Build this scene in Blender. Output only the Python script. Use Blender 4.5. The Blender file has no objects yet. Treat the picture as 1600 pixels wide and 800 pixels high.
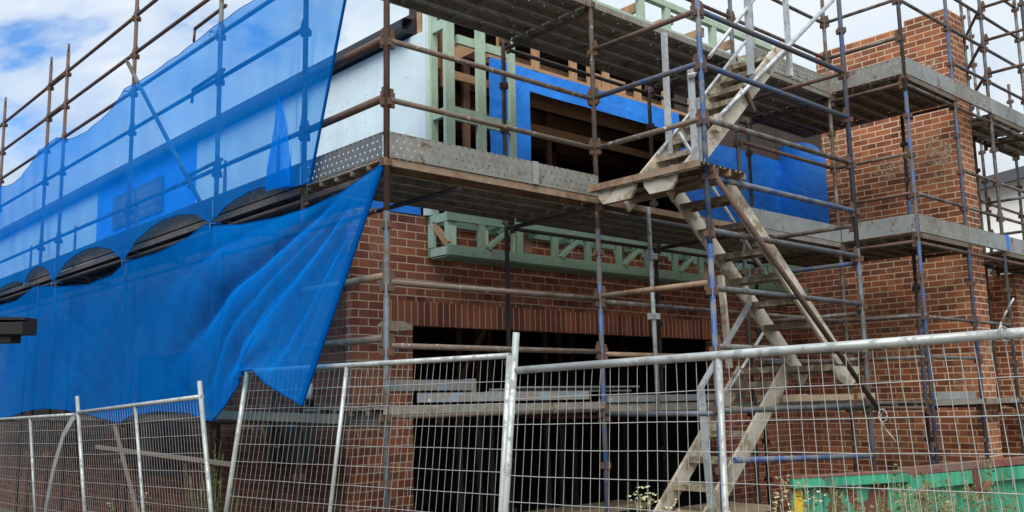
import bpy, math, random
from mathutils import Vector, Matrix

random.seed(7)
scene = bpy.context.scene
COL = scene.collection

# ------------------------------------------------------------------ camera
R_ = Vector((0.74073895, -0.67150623, -0.01962626))
U_ = Vector((-0.08695263, -0.12480462, 0.98836382))
F_ = Vector((0.66614192, 0.73041302, 0.15083688))
cam_data = bpy.data.cameras.new('camera')
cam = bpy.data.objects.new('camera', cam_data)
COL.objects.link(cam)
cam.matrix_world = Matrix(((R_.x, U_.x, -F_.x, 0.0), (R_.y, U_.y, -F_.y, 0.0),
                           (R_.z, U_.z, -F_.z, 1.8), (0, 0, 0, 1)))
cam_data.sensor_width = 36.0
cam_data.lens = 33.335
cam_data.clip_end = 3000.0
scene.camera = cam

# ------------------------------------------------------------------ world
SUN_EL, SUN_AZ = 48.0, 233.0
world = bpy.data.worlds.new('World')
scene.world = world
world.use_nodes = True
wt = world.node_tree
wt.nodes.clear()


def N(t, kind, **kw):
    n = t.nodes.new(kind)
    for k, v in kw.items():
        setattr(n, k, v)
    return n


def ramp(t, stops, interp='LINEAR'):
    n = t.nodes.new('ShaderNodeValToRGB')
    n.color_ramp.interpolation = interp
    el = n.color_ramp.elements
    while len(el) > 1:
        el.remove(el[0])
    el[0].position = stops[0][0]
    el[0].color = stops[0][1] if len(stops[0][1]) == 4 else (*stops[0][1], 1)
    for p, c in stops[1:]:
        e = el.new(p)
        e.color = c if len(c) == 4 else (*c, 1)
    return n


def g(v):
    return (v, v, v, 1)


sky = N(wt, 'ShaderNodeTexSky', sky_type='NISHITA', sun_disc=False)
sky.sun_elevation = math.radians(SUN_EL)
sky.sun_rotation = math.radians(SUN_AZ)
tc = N(wt, 'ShaderNodeTexCoord')
mp = N(wt, 'ShaderNodeMapping')
mp.inputs['Scale'].default_value = (1.0, 1.0, 1.9)
mp.inputs['Location'].default_value = (0.35, 0.10, 0.25)
wt.links.new(tc.outputs['Generated'], mp.inputs['Vector'])
n1 = N(wt, 'ShaderNodeTexNoise')
n1.inputs['Scale'].default_value = 3.4
n1.inputs['Detail'].default_value = 8
n1.inputs['Roughness'].default_value = 0.55
n1.inputs['Distortion'].default_value = 0.25
wt.links.new(mp.outputs['Vector'], n1.inputs['Vector'])
# more cover towards the right-hand (+X, -Y) half of the sky
dp = N(wt, 'ShaderNodeVectorMath', operation='DOT_PRODUCT')
dp.inputs[1].default_value = (0.70, -0.70, 0.0)
wt.links.new(tc.outputs['Generated'], dp.inputs[0])
mr = N(wt, 'ShaderNodeMapRange')
mr.inputs['From Min'].default_value = -0.60
mr.inputs['From Max'].default_value = 0.35
mr.inputs['To Min'].default_value = 0.0
mr.inputs['To Max'].default_value = 0.30
wt.links.new(dp.outputs['Value'], mr.inputs['Value'])
ad = N(wt, 'ShaderNodeMath', operation='ADD')
wt.links.new(n1.outputs['Fac'], ad.inputs[0])
wt.links.new(mr.outputs['Result'], ad.inputs[1])
cov = ramp(wt, [(0.405, g(0)), (0.46, g(0.7)), (0.53, g(1.0))])
wt.links.new(ad.outputs[0], cov.inputs['Fac'])
n2 = N(wt, 'ShaderNodeTexNoise')
n2.inputs['Scale'].default_value = 6.5
n2.inputs['Detail'].default_value = 7
n2.inputs['Roughness'].default_value = 0.5
wt.links.new(mp.outputs['Vector'], n2.inputs['Vector'])
ccol = ramp(wt, [(0.30, (5.3, 6.3, 7.7)), (0.46, (6.6, 7.5, 8.4)), (0.62, (7.6, 8.2, 8.7))])
wt.links.new(n2.outputs['Fac'], ccol.inputs['Fac'])
sk_s = N(wt, 'ShaderNodeMix', data_type='RGBA', blend_type='MULTIPLY')
sk_s.inputs['Factor'].default_value = 1.0
sk_s.inputs['B'].default_value = (0.85, 1.35, 1.85, 1)
wt.links.new(sky.outputs['Color'], sk_s.inputs['A'])
mixw = N(wt, 'ShaderNodeMix', data_type='RGBA')
wt.links.new(cov.outputs['Color'], mixw.inputs['Factor'])
wt.links.new(sk_s.outputs['Result'], mixw.inputs['A'])
wt.links.new(ccol.outputs['Color'], mixw.inputs['B'])
bg = N(wt, 'ShaderNodeBackground')
bg.inputs['Strength'].default_value = 0.085
sz = N(wt, 'ShaderNodeSeparateXYZ')
wt.links.new(tc.outputs['Generated'], sz.inputs[0])
elev = ramp(wt, [(0.0, g(0.22)), (0.12, g(0.52)), (0.23, g(0.97)), (0.5, g(1.05)), (1.0, g(1.5))])
wt.links.new(sz.outputs['Z'], elev.inputs['Fac'])
grad = N(wt, 'ShaderNodeMix', data_type='RGBA', blend_type='MULTIPLY')
grad.inputs['Factor'].default_value = 1.0
wt.links.new(mixw.outputs['Result'], grad.inputs['A'])
wt.links.new(elev.outputs['Color'], grad.inputs['B'])
wt.links.new(grad.outputs['Result'], bg.inputs['Color'])
wo = N(wt, 'ShaderNodeOutputWorld')
wt.links.new(bg.outputs[0], wo.inputs['Surface'])

# ------------------------------------------------------------------ sun
sl = bpy.data.lights.new('sun', 'SUN')
sl.energy = 2.7
sl.angle = math.radians(50)
sl.color = (1.0, 0.96, 0.90)
sun = bpy.data.objects.new('sun', sl)
COL.objects.link(sun)
az, el_ = math.radians(SUN_AZ), math.radians(SUN_EL)
sdir = Vector((math.sin(az) * math.cos(el_), math.cos(az) * math.cos(el_), math.sin(el_)))
sun.rotation_euler = sdir.to_track_quat('Z', 'Y').to_euler()
sun.location = (-10, -10, 30)

scene.view_settings.view_transform = 'Standard'
scene.view_settings.look = 'None'
scene.view_settings.exposure = 0.42
scene.view_settings.gamma = 1.0
scene.view_settings.use_curve_mapping = False
scene.cycles.max_bounces = 8
scene.cycles.transparent_max_bounces = 24
scene.cycles.use_denoising = True


# ------------------------------------------------------------------ materials
def mat(name):
    m = bpy.data.materials.new(name)
    m.use_nodes = True
    t = m.node_tree
    return m, t, t.nodes['Principled BSDF']


def mixc(t, fac, a, b, blend='MIX'):
    n = N(t, 'ShaderNodeMix', data_type='RGBA', blend_type=blend)
    for sock, v in (('Factor', fac), ('A', a), ('B', b)):
        if isinstance(v, (int, float)):
            n.inputs[sock].default_value = v
        elif isinstance(v, tuple):
            n.inputs[sock].default_value = (*v, 1) if len(v) == 3 else v
        else:
            t.links.new(v, n.inputs[sock])
    return n.outputs['Result']


def noise(t, scale, detail=5, rough=0.55, vec=None, dist=0.0, out='Fac'):
    n = N(t, 'ShaderNodeTexNoise')
    n.inputs['Scale'].default_value = scale
    n.inputs['Detail'].default_value = detail
    n.inputs['Roughness'].default_value = rough
    n.inputs['Distortion'].default_value = dist
    if vec is not None:
        t.links.new(vec, n.inputs['Vector'])
    return n.outputs[out]


def rmp(t, src, stops, interp='LINEAR'):
    r = ramp(t, stops, interp)
    t.links.new(src, r.inputs['Fac'])
    return r.outputs['Color']


def wpos(t):
    return N(t, 'ShaderNodeNewGeometry').outputs['Position']


def bump(t, p, src, strength=0.3, dist=0.01):
    b = N(t, 'ShaderNodeBump')
    b.inputs['Strength'].default_value = strength
    b.inputs['Distance'].default_value = dist
    t.links.new(src, b.inputs['Height'])
    t.links.new(b.outputs['Normal'], p.inputs['Normal'])


def plain(name, col, rough=0.7, metal=0.0, var=0.25, scale=6.0, bmp=0.0):
    m, t, p = mat(name)
    v = wpos(t)
    f = rmp(t, noise(t, scale, 6, 0.6, v), [(0.3, g(1 - var)), (0.7, g(1 + var * 0.6))])
    c = mixc(t, 1.0, col, f, 'MULTIPLY')
    t.links.new(c, p.inputs['Base Color'])
    p.inputs['Roughness'].default_value = rough
    p.inputs['Metallic'].default_value = metal
    if bmp:
        bump(t, p, noise(t, scale * 6, 4, 0.6, v), bmp, 0.004)
    return m


def worn(name, base, wear, amount=0.45, scale=9.0, splat=0.0, splat_col=(0.55, 0.50, 0.42), rough=0.55, metal=0.0,
         tint=None):
    """painted or galvanised steel with irregular rust and mortar splashes"""
    m, t, p = mat(name)
    v = wpos(t)
    a = noise(t, scale, 7, 0.65, v, 0.3)
    fac = rmp(t, a, [(max(0, 0.62 - amount * 0.45), g(0)), (0.70 - amount * 0.35, g(1))])
    shade = rmp(t, noise(t, 3.1, 3, 0.5, v), [(0.3, g(0.7)), (0.7, g(1.2))])
    b = mixc(t, 1.0, base, shade, 'MULTIPLY')
    w = mixc(t, noise(t, scale * 3, 4, 0.6, v), wear, tuple(x * 0.45 for x in wear))
    c = mixc(t, fac, b, w)
    if splat > 0:
        s = rmp(t, noise(t, 16.0, 6, 0.7, v), [(0.72 - splat * 0.25, g(0)), (0.76 - splat * 0.2, g(1))])
        c = mixc(t, s, c, splat_col)
    t.links.new(c, p.inputs['Base Color'])
    r = rmp(t, fac, [(0, g(rough)), (1, g(0.85))])
    t.links.new(r, p.inputs['Roughness'])
    if metal:
        mm = rmp(t, fac, [(0, g(metal)), (1, g(0.05))])
        t.links.new(mm, p.inputs['Metallic'])
    bump(t, p, a, 0.35, 0.004)
    return m


def brick_mat(name, soldier=False, mort=0.0068, mcol=(0.66, 0.47, 0.345), dirt=0.7, cols=((0.225, 0.072, 0.042), (0.37, 0.125, 0.068)), seed=0.0):
    m, t, p = mat(name)
    uv = N(t, 'ShaderNodeUVMap').outputs['UV']
    wob = noise(t, 11.0, 3, 0.5, uv, 0, 'Color')
    vm = N(t, 'ShaderNodeVectorMath', operation='MULTIPLY_ADD')
    t.links.new(wob, vm.inputs[0])
    vm.inputs[1].default_value = (0.008, 0.008, 0)
    t.links.new(uv, vm.inputs[2])
    br = N(t, 'ShaderNodeTexBrick')
    br.offset = 0.0 if soldier else 0.5
    br.inputs['Scale'].default_value = 1.0
    br.inputs['Brick Width'].default_value = 0.30 if soldier else 0.24
    br.inputs['Row Height'].default_value = 0.086
    br.inputs['Mortar Size'].default_value = mort
    br.inputs['Mortar Smooth'].default_value = 0.25
    br.inputs['Bias'].default_value = -0.1
    br.inputs['Color1'].default_value = (*cols[0], 1)
    br.inputs['Color2'].default_value = (*cols[1], 1)
    br.inputs['Mortar'].default_value = (*mcol, 1)
    t.links.new(vm.outputs[0], br.inputs['Vector'])
    c = br.outputs['Color']
    # a few dark clinkers and orange bricks: one random value a brick
    sx = N(t, 'ShaderNodeSeparateXYZ')
    t.links.new(uv, sx.inputs[0])
    row = N(t, 'ShaderNodeMath', operation='DIVIDE')
    row.inputs[1].default_value = 0.086
    t.links.new(sx.outputs['Y'], row.inputs[0])
    rf = N(t, 'ShaderNodeMath', operation='FLOOR')
    t.links.new(row.outputs[0], rf.inputs[0])
    par = N(t, 'ShaderNodeMath', operation='MODULO')
    par.inputs[1].default_value = 2.0
    t.links.new(rf.outputs[0], par.inputs[0])
    cx_ = N(t, 'ShaderNodeMath', operation='DIVIDE')
    cx_.inputs[1].default_value = 0.60 if soldier else 0.24
    t.links.new(sx.outputs['X'], cx_.inputs[0])
    sh = N(t, 'ShaderNodeMath', operation='MULTIPLY_ADD')
    sh.inputs[1].default_value = 0.0 if soldier else 0.5
    t.links.new(par.outputs[0], sh.inputs[0])
    t.links.new(cx_.outputs[0], sh.inputs[2])
    cf = N(t, 'ShaderNodeMath', operation='FLOOR')
    t.links.new(sh.outputs[0], cf.inputs[0])
    cb = N(t, 'ShaderNodeCombineXYZ')
    t.links.new(cf.outputs[0], cb.inputs[0])
    t.links.new(rf.outputs[0], cb.inputs[1])
    cb.inputs[2].default_value = seed
    wn = N(t, 'ShaderNodeTexWhiteNoise', noise_dimensions='3D')
    t.links.new(cb.outputs[0], wn.inputs['Vector'])
    tone = rmp(t, wn.outputs['Value'], [(0.0, (0.50, 0.48, 0.52)), (0.12, (0.75, 0.72, 0.75)), (0.5, (1, 1, 1)),
                                        (0.9, (1.18, 1.12, 1.0)), (1.0, (1.35, 1.3, 1.15))])
    nomort = N(t, 'ShaderNodeMath', operation='SUBTRACT')
    nomort.inputs[0].default_value = 1.0
    t.links.new(br.outputs['Fac'], nomort.inputs[1])
    c = mixc(t, nomort.outputs[0], c, mixc(t, 1.0, c, tone, 'MULTIPLY'))
    # mortar smears left by the trowel, in patches
    sm1 = rmp(t, noise(t, 1.3, 4, 0.6, uv), [(0.48, g(0)), (0.70, g(1))])
    sm2 = rmp(t, noise(t, 26.0, 5, 0.7, uv), [(0.47, g(0)), (0.60, g(1))])
    sm = mixc(t, 1.0, sm1, sm2, 'MULTIPLY')
    smf = N(t, 'ShaderNodeMath', operation='MULTIPLY')
    smf.inputs[1].default_value = dirt
    t.links.new(sm, smf.inputs[0])
    c = mixc(t, smf.outputs[0], c, (0.42, 0.32, 0.21))
    wide = rmp(t, noise(t, 0.9, 3, 0.5, uv), [(0.3, (0.84, 0.82, 0.80)), (0.7, (1.14, 1.12, 1.08))])
    c = mixc(t, 1.0, c, wide, 'MULTIPLY')
    fine = rmp(t, noise(t, 60.0, 5, 0.7, uv), [(0.25, g(0.72)), (0.75, g(1.22))])
    c = mixc(t, 1.0, c, fine, 'MULTIPLY')
    t.links.new(c, p.inputs['Base Color'])
    p.inputs['Roughness'].default_value = 0.9
    hh = mixc(t, 0.35, nomort.outputs[0], noise(t, 50.0, 4, 0.7, uv))
    bump(t, p, hh, 0.7, 0.009)
    return m


def timber(name, col, rough=0.75, var=0.35):
    m, t, p = mat(name)
    v = wpos(t)
    mpn = N(t, 'ShaderNodeMapping')
    mpn.inputs['Scale'].default_value = (2.2, 2.2, 1.1)
    t.links.new(v, mpn.inputs['Vector'])
    a = noise(t, 7.0, 6, 0.7, mpn.outputs[0], 1.2)
    f = rmp(t, a, [(0.25, g(1 - var)), (0.75, g(1 + var * 0.6))])
    spots = rmp(t, noise(t, 14.0, 2, 0.4, v), [(0.70, g(1)), (0.78, g(0.55))])
    c = mixc(t, 1.0, mixc(t, 1.0, col, f, 'MULTIPLY'), spots, 'MULTIPLY')
    t.links.new(c, p.inputs['Base Color'])
    p.inputs['Roughness'].default_value = rough
    bump(t, p, a, 0.25, 0.003)
    return m


def plank_mat(name, base, holes=True, rust=0.35, splat=0.25, metal=0.25, per=(0.072, 0.056), hr=0.0058):
    """galvanised sheet steel with punched holes (real openings), rust and mortar"""
    m, t, p = mat(name)
    v = wpos(t)
    uv = N(t, 'ShaderNodeUVMap').outputs['UV']
    a = noise(t, 6.0, 7, 0.65, v, 0.3)
    fac = rmp(t, a, [(0.66 - rust * 0.4, g(0)), (0.80 - rust * 0.4, g(1))])
    tone = rmp(t, noise(t, 2.3, 4, 0.6, v), [(0.3, g(0.72)), (0.7, g(1.15))])
    b = mixc(t, 1.0, base, tone, 'MULTIPLY')
    c = mixc(t, fac, b, (0.13, 0.075, 0.045))
    s = rmp(t, noise(t, 20.0, 6, 0.7, v), [(0.60 - splat * 0.2, g(0)), (0.70 - splat * 0.2, g(0.8))])
    c = mixc(t, s, c, (0.36, 0.33, 0.27))
    t.links.new(c, p.inputs['Base Color'])
    p.inputs['Roughness'].default_value = 0.6
    p.inputs['Metallic'].default_value = metal
    bump(t, p, a, 0.3, 0.004)
    if holes:
        sx = N(t, 'ShaderNodeSeparateXYZ')
        t.links.new(uv, sx.inputs[0])

        def cell(src, per, off=0.0):
            q = N(t, 'ShaderNodeMath', operation='DIVIDE')
            q.inputs[1].default_value = per
            t.links.new(src, q.inputs[0])
            fr = N(t, 'ShaderNodeMath', operation='FRACT')
            t.links.new(q.outputs[0], fr.inputs[0])
            s_ = N(t, 'ShaderNodeMath', operation='SUBTRACT')
            s_.inputs[1].default_value = 0.5
            t.links.new(fr.outputs[0], s_.inputs[0])
            m_ = N(t, 'ShaderNodeMath', operation='MULTIPLY')
            m_.inputs[1].default_value = per
            t.links.new(s_.outputs[0], m_.inputs[0])
            return m_.outputs[0]
        px, py = per
        # stagger every other row
        q = N(t, 'ShaderNodeMath', operation='DIVIDE')
        q.inputs[1].default_value = py
        t.links.new(sx.outputs['Y'], q.inputs[0])
        fl = N(t, 'ShaderNodeMath', operation='FLOOR')
        t.links.new(q.outputs[0], fl.inputs[0])
        st = N(t, 'ShaderNodeMath', operation='MULTIPLY_ADD')
        st.inputs[1].default_value = px * 0.5
        t.links.new(fl.outputs[0], st.inputs[0])
        t.links.new(sx.outputs['X'], st.inputs[2])
        ux, uy = cell(st.outputs[0], px), cell(sx.outputs['Y'], py)
        cb = N(t, 'ShaderNodeCombineXYZ')
        t.links.new(ux, cb.inputs[0])
        t.links.new(uy, cb.inputs[1])
        ln = N(t, 'ShaderNodeVectorMath', operation='LENGTH')
        t.links.new(cb.outputs[0], ln.inputs[0])
        lt = N(t, 'ShaderNodeMath', operation='GREATER_THAN')
        lt.inputs[1].default_value = hr
        t.links.new(ln.outputs['Value'], lt.inputs[0])
        t.links.new(lt.outputs[0], p.inputs['Alpha'])
    return m


def net_mat(name, alpha, tint=(0.58, 0.86, 1.0), k=1.0):
    m, t, p = mat(name)
    out = t.nodes['Material Output']
    t.nodes.remove(p)
    v = wpos(t)
    uv = N(t, 'ShaderNodeUVMap').outputs['UV']
    colr = mixc(t, rmp(t, noise(t, 1.6, 4, 0.6, v), [(0.3, g(0)), (0.7, g(1))]), (0.001, 0.22 * k, 0.84 * k), (0.002, 0.29 * k, 0.97 * k))
    df = N(t, 'ShaderNodeBsdfDiffuse')
    tl = N(t, 'ShaderNodeBsdfTranslucent')
    t.links.new(colr, df.inputs['Color'])
    t.links.new(colr, tl.inputs['Color'])
    mx = N(t, 'ShaderNodeMixShader')
    mx.inputs[0].default_value = 0.48
    t.links.new(df.outputs[0], mx.inputs[1])
    t.links.new(tl.outputs[0], mx.inputs[2])
    tr = N(t, 'ShaderNodeBsdfTransparent')
    tr.inputs['Color'].default_value = (*tint, 1)
    lw = N(t, 'ShaderNodeLayerWeight')
    lw.inputs['Blend'].default_value = 0.5
    weave = rmp(t, noise(t, 7.0, 6, 0.75, v), [(0.2, g(-0.0)), (0.8, g(0.10))])
    fac = rmp(t, lw.outputs['Facing'], [(0.0, g(alpha)), (0.45, g(alpha + 0.03)), (0.75, g(min(1, alpha + 0.20))), (1.0, g(1.0))])
    fsum = N(t, 'ShaderNodeMath', operation='ADD', use_clamp=True)
    t.links.new(fac, fsum.inputs[0])
    t.links.new(weave, fsum.inputs[1])
    fin = N(t, 'ShaderNodeMixShader')
    t.links.new(fsum.outputs[0], fin.inputs[0])
    t.links.new(tr.outputs[0], fin.inputs[1])
    t.links.new(mx.outputs[0], fin.inputs[2])
    t.links.new(fin.outputs[0], out.inputs['Surface'])
    return m


M = {}
M['brick'] = brick_mat('face_brick')
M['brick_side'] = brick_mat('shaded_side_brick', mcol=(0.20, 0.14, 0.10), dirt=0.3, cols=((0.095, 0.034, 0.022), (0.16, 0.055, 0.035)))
M['brick_soldier'] = brick_mat('soldier_brick', soldier=True, dirt=0.15, cols=((0.25, 0.079, 0.045), (0.36, 0.118, 0.064)))
M['brick_pier'] = brick_mat('pier_brick', mort=0.0085, mcol=(0.68, 0.50, 0.34), dirt=0.9, cols=((0.21, 0.070, 0.034), (0.43, 0.155, 0.068)), seed=3.0)
M['mortar'] = plain('mortar', (0.58, 0.47, 0.32), 0.95, var=0.3, scale=20, bmp=0.5)
M['rust'] = worn('rusty_tube', (0.095, 0.052, 0.036), (0.16, 0.10, 0.075), 0.45, 8.0, 0.10)
M['rust_pale'] = worn('rusty_tube_with_mortar', (0.125, 0.078, 0.052), (0.20, 0.16, 0.13), 0.5, 7.0, 0.50, (0.50, 0.46, 0.40))
M['blue'] = worn('worn_blue_tube', (0.032, 0.078, 0.195), (0.12, 0.115, 0.115), 0.44, 7.0, 0.22)
M['blue_bright'] = worn('bright_blue_tube', (0.030, 0.080, 0.215), (0.20, 0.21, 0.23), 0.42, 6.0, 0.32)
M['steel'] = worn('dull_steel_tube', (0.14, 0.145, 0.14), (0.12, 0.075, 0.05), 0.38, 8.0, 0.20, metal=0.15)
M['steel_blue'] = worn('blue_grey_tube', (0.085, 0.105, 0.125), (0.12, 0.085, 0.065), 0.35, 8.0, 0.16, metal=0.1)
M['fitting'] = worn('rusty_fitting', (0.085, 0.062, 0.052), (0.16, 0.085, 0.05), 0.5, 12.0, 0.08)
M['dark'] = worn('dark_tube', (0.045, 0.043, 0.046), (0.07, 0.045, 0.035), 0.4, 8.0, 0.05)
M['galv'] = worn('galvanised_tube', (0.50, 0.53, 0.54), (0.40, 0.42, 0.42), 0.30, 12.0, 0.0, rough=0.42, metal=0.3)
M['fence'] = worn('fence_galvanised', (0.44, 0.47, 0.45), (0.37, 0.39, 0.38), 0.28, 14.0, 0.0, rough=0.40, metal=0.25)
M['wire'] = plain('fence_wire', (0.44, 0.44, 0.42), 0.45, 0.2, 0.2, 9.0)
M['alu'] = worn('stair_aluminium', (0.60, 0.54, 0.435), (0.38, 0.31, 0.21), 0.27, 5.0, 0.08, rough=0.5, metal=0.15)
M['tread'] = worn('stair_tread', (0.40, 0.345, 0.25), (0.20, 0.155, 0.10), 0.45, 7.0, 0.10, rough=0.6, metal=0.1)
M['toe'] = plank_mat('toe_board_steel', (0.25, 0.25, 0.225), True, 0.26, 0.32, hr=0.0066)
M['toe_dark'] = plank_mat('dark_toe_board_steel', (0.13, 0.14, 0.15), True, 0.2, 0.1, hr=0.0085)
M['toe_shade'] = plank_mat('shade_darkened_toe_board_steel', (0.07, 0.07, 0.07), False, 0.3, 0.12)  # toe board steel with the netting gaps' shade in its colour
M['toe_plain'] = plank_mat('plain_toe_board_steel', (0.28, 0.305, 0.30), False, 0.28, 0.30)
M['plank'] = plank_mat('plank_steel', (0.24, 0.225, 0.195), True, 0.30, 0.30, 0.1, (0.21, 0.095), 0.0042)
M['plank_brown'] = plank_mat('brown_plank_steel', (0.15, 0.125, 0.095), True, 0.4, 0.15, 0.1, (0.21, 0.095), 0.0042)
M['channel'] = worn('dusty_blue_channel', (0.20, 0.25, 0.30), (0.30, 0.27, 0.22), 0.42, 9.0, 0.3)
M['plank_dark'] = plank_mat('dark_plank_steel', (0.085, 0.08, 0.075), False, 0.3, 0.05, 0.1)  # plank steel darkened to stand for shade behind the netting
M['plank_rust'] = worn('rusty_board', (0.22, 0.12, 0.07), (0.36, 0.26, 0.17), 0.5, 6.0, 0.35)
M['pine'] = timber('pine_framing', (0.46, 0.27, 0.14))
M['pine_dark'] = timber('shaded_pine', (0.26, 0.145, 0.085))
M['green_timber'] = timber('green_treated_timber', (0.40, 0.52, 0.40), var=0.28)
M['green_dull'] = timber('dull_green_treated_timber', (0.20, 0.30, 0.22), var=0.3)
M['stud_dim'] = timber('shade_darkened_stud', (0.115, 0.08, 0.06))  # stud colour darkened to stand for the unlit garage
M['wood_old'] = timber('weathered_board', (0.40, 0.30, 0.19))
M['wood_grey'] = timber('grey_weathered_board', (0.20, 0.175, 0.145))
M['gutter'] = plain('charcoal_gutter', (0.030, 0.032, 0.036), 0.4, 0.2, 0.15)
M['panel'] = plain('pale_cladding', (0.64, 0.76, 0.76), 0.75, 0, 0.05, 1.5)


def panel_material():
    m, t, p = mat('pale_cladding')
    uv = N(t, 'ShaderNodeUVMap').outputs['UV']
    v = wpos(t)
    sx = N(t, 'ShaderNodeSeparateXYZ')
    t.links.new(uv, sx.inputs[0])

    def cellc(src, per):
        q = N(t, 'ShaderNodeMath', operation='DIVIDE')
        q.inputs[1].default_value = per
        t.links.new(src, q.inputs[0])
        f = N(t, 'ShaderNodeMath', operation='FRACT')
        t.links.new(q.outputs[0], f.inputs[0])
        h = N(t, 'ShaderNodeMath', operation='SUBTRACT')
        h.inputs[1].default_value = 0.5
        t.links.new(f.outputs[0], h.inputs[0])
        k = N(t, 'ShaderNodeMath', operation='MULTIPLY')
        k.inputs[1].default_value = per
        t.links.new(h.outputs[0], k.inputs[0])
        return k.outputs[0]
    cb = N(t, 'ShaderNodeCombineXYZ')
    t.links.new(cellc(sx.outputs['X'], .41), cb.inputs[0])
    t.links.new(cellc(sx.outputs['Y'], .33), cb.inputs[1])
    ln = N(t, 'ShaderNodeVectorMath', operation='LENGTH')
    t.links.new(cb.outputs[0], ln.inputs[0])
    dots = rmp(t, ln.outputs['Value'], [(0.008, g(0.35)), (0.012, g(1))])
    ab = N(t, 'ShaderNodeMath', operation='ABSOLUTE')
    t.links.new(cellc(sx.outputs['X'], 1.2), ab.inputs[0])
    seam = rmp(t, ab.outputs[0], [(0.0025, g(0.90)), (0.005, g(1))])
    dirt = rmp(t, noise(t, 2.2, 6, 0.65, v), [(0.35, g(0.90)), (0.65, g(1.03))])
    streak = N(t, 'ShaderNodeMapping')
    streak.inputs['Scale'].default_value = (6, 9, 0.7)
    t.links.new(v, streak.inputs['Vector'])
    st = rmp(t, noise(t, 1.0, 4, 0.6, streak.outputs[0]), [(0.35, g(0.96)), (0.6, g(1.0))])
    c = mixc(t, 1.0, mixc(t, 1.0, (0.68, 0.80, 0.80), dots, 'MULTIPLY'), seam, 'MULTIPLY')
    c = mixc(t, 1.0, mixc(t, 1.0, c, dirt, 'MULTIPLY'), st, 'MULTIPLY')
    t.links.new(c, p.inputs['Base Color'])
    p.inputs['Roughness'].default_value = 0.7
    return m


M['panel'] = panel_material()


def smear_material():
    m, t, p = mat('mortar_splash')
    v = wpos(t)
    a = noise(t, 22.0, 6, 0.7, v)
    t.links.new(rmp(t, a, [(0.47, g(0)), (0.60, g(0.85))]), p.inputs['Alpha'])
    t.links.new(rmp(t, noise(t, 9, 4, 0.6, v), [(0.3, (0.52, 0.40, 0.27)), (0.7, (0.68, 0.54, 0.38))]), p.inputs['Base Color'])
    p.inputs['Roughness'].default_value = 0.95
    return m


M['smear'] = smear_material()
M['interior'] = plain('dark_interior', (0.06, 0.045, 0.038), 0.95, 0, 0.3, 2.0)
M['glass'] = plain('dark_glass', (0.02, 0.03, 0.04), 0.08, 0, 0.1)
M['white'] = plain('white_render', (0.80, 0.79, 0.76), 0.9, 0, 0.05, 1.0)
M['roof'] = plain('dark_roof', (0.06, 0.065, 0.07), 0.6, 0, 0.15)
M['black'] = plain('black_plastic', (0.010, 0.010, 0.012), 0.85, 0, 0.2)
M['pvc'] = plain('white_plastic', (0.75, 0.75, 0.73), 0.4, 0, 0.05)
M['box'] = plain('grey_meter_box', (0.085, 0.095, 0.11), 0.5, 0.2, 0.15)
M['yellow'] = plain('yellow_paint', (0.62, 0.42, 0.03), 0.55, 0, 0.3, 14)
M['cable'] = plain('yellow_cable', (0.60, 0.46, 0.22), 0.6, 0, 0.1)
M['tape'] = plain('blue_tape', (0.02, 0.18, 0.62), 0.5, 0, 0.15)
M['net'] = net_mat('blue_debris_net', 0.40)
M['net_low'] = net_mat('blue_debris_net_dense', 0.43, (0.50, 0.85, 1.0))
M['net_fold'] = net_mat('blue_debris_net_folded', 0.62)
M['hem'] = net_mat('blue_net_hem', 0.90, k=0.5)


def skip_material(name, amount):
    m, t, p = mat(name)
    v = wpos(t)
    mpn = N(t, 'ShaderNodeMapping')
    mpn.inputs['Scale'].default_value = (3.2, 3.2, 1.5)
    t.links.new(v, mpn.inputs['Vector'])
    a = noise(t, 1.5, 9, 0.68, mpn.outputs[0], 0.4)
    fac = rmp(t, a, [(0.66 - amount, g(0)), (0.685 - amount, g(1))])
    stk = N(t, 'ShaderNodeMapping')
    stk.inputs['Scale'].default_value = (11, 11, 0.8)
    t.links.new(v, stk.inputs['Vector'])
    streak = rmp(t, noise(t, 1.4, 5, 0.6, stk.outputs[0]), [(0.45, g(1)), (0.68, g(0.55))])
    grn = mixc(t, noise(t, 2.0, 5, 0.6, v), (0.035, 0.27, 0.155), (0.075, 0.44, 0.26))
    grn = mixc(t, 1.0, grn, streak, 'MULTIPLY')
    rst = mixc(t, noise(t, 14.0, 5, 0.7, v), (0.20, 0.075, 0.04), (0.06, 0.03, 0.022))
    t.links.new(mixc(t, fac, grn, rst), p.inputs['Base Color'])
    t.links.new(rmp(t, fac, [(0, g(0.45)), (1, g(0.9))]), p.inputs['Roughness'])
    bump(t, p, mixc(t, 0.5, noise(t, 1.1, 3, 0.5, v), a), 0.5, 0.03)
    return m


M['skip'] = skip_material('green_skip_paint', 0.06)
M['skip_rust'] = skip_material('rusty_green_skip_paint', 0.15)
M['rim'] = worn('red_brown_rim', (0.20, 0.065, 0.045), (0.22, 0.15, 0.12), 0.4, 6.0, 0.05)
M['leaf'] = plain('weed_leaf', (0.17, 0.18, 0.075), 0.8, 0, 0.4, 20)
M['dry'] = plain('dry_stem', (0.34, 0.29, 0.16), 0.9, 0, 0.3, 20)
M['flower'] = plain('pale_flower', (0.72, 0.70, 0.42), 0.8, 0, 0.15, 30)
M['vine'] = plain('vine_leaf', (0.045, 0.075, 0.025), 0.7, 0, 0.5, 20)
M['film'] = plain('grey_plastic_strip', (0.33, 0.35, 0.36), 0.35, 0, 0.2)


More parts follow.
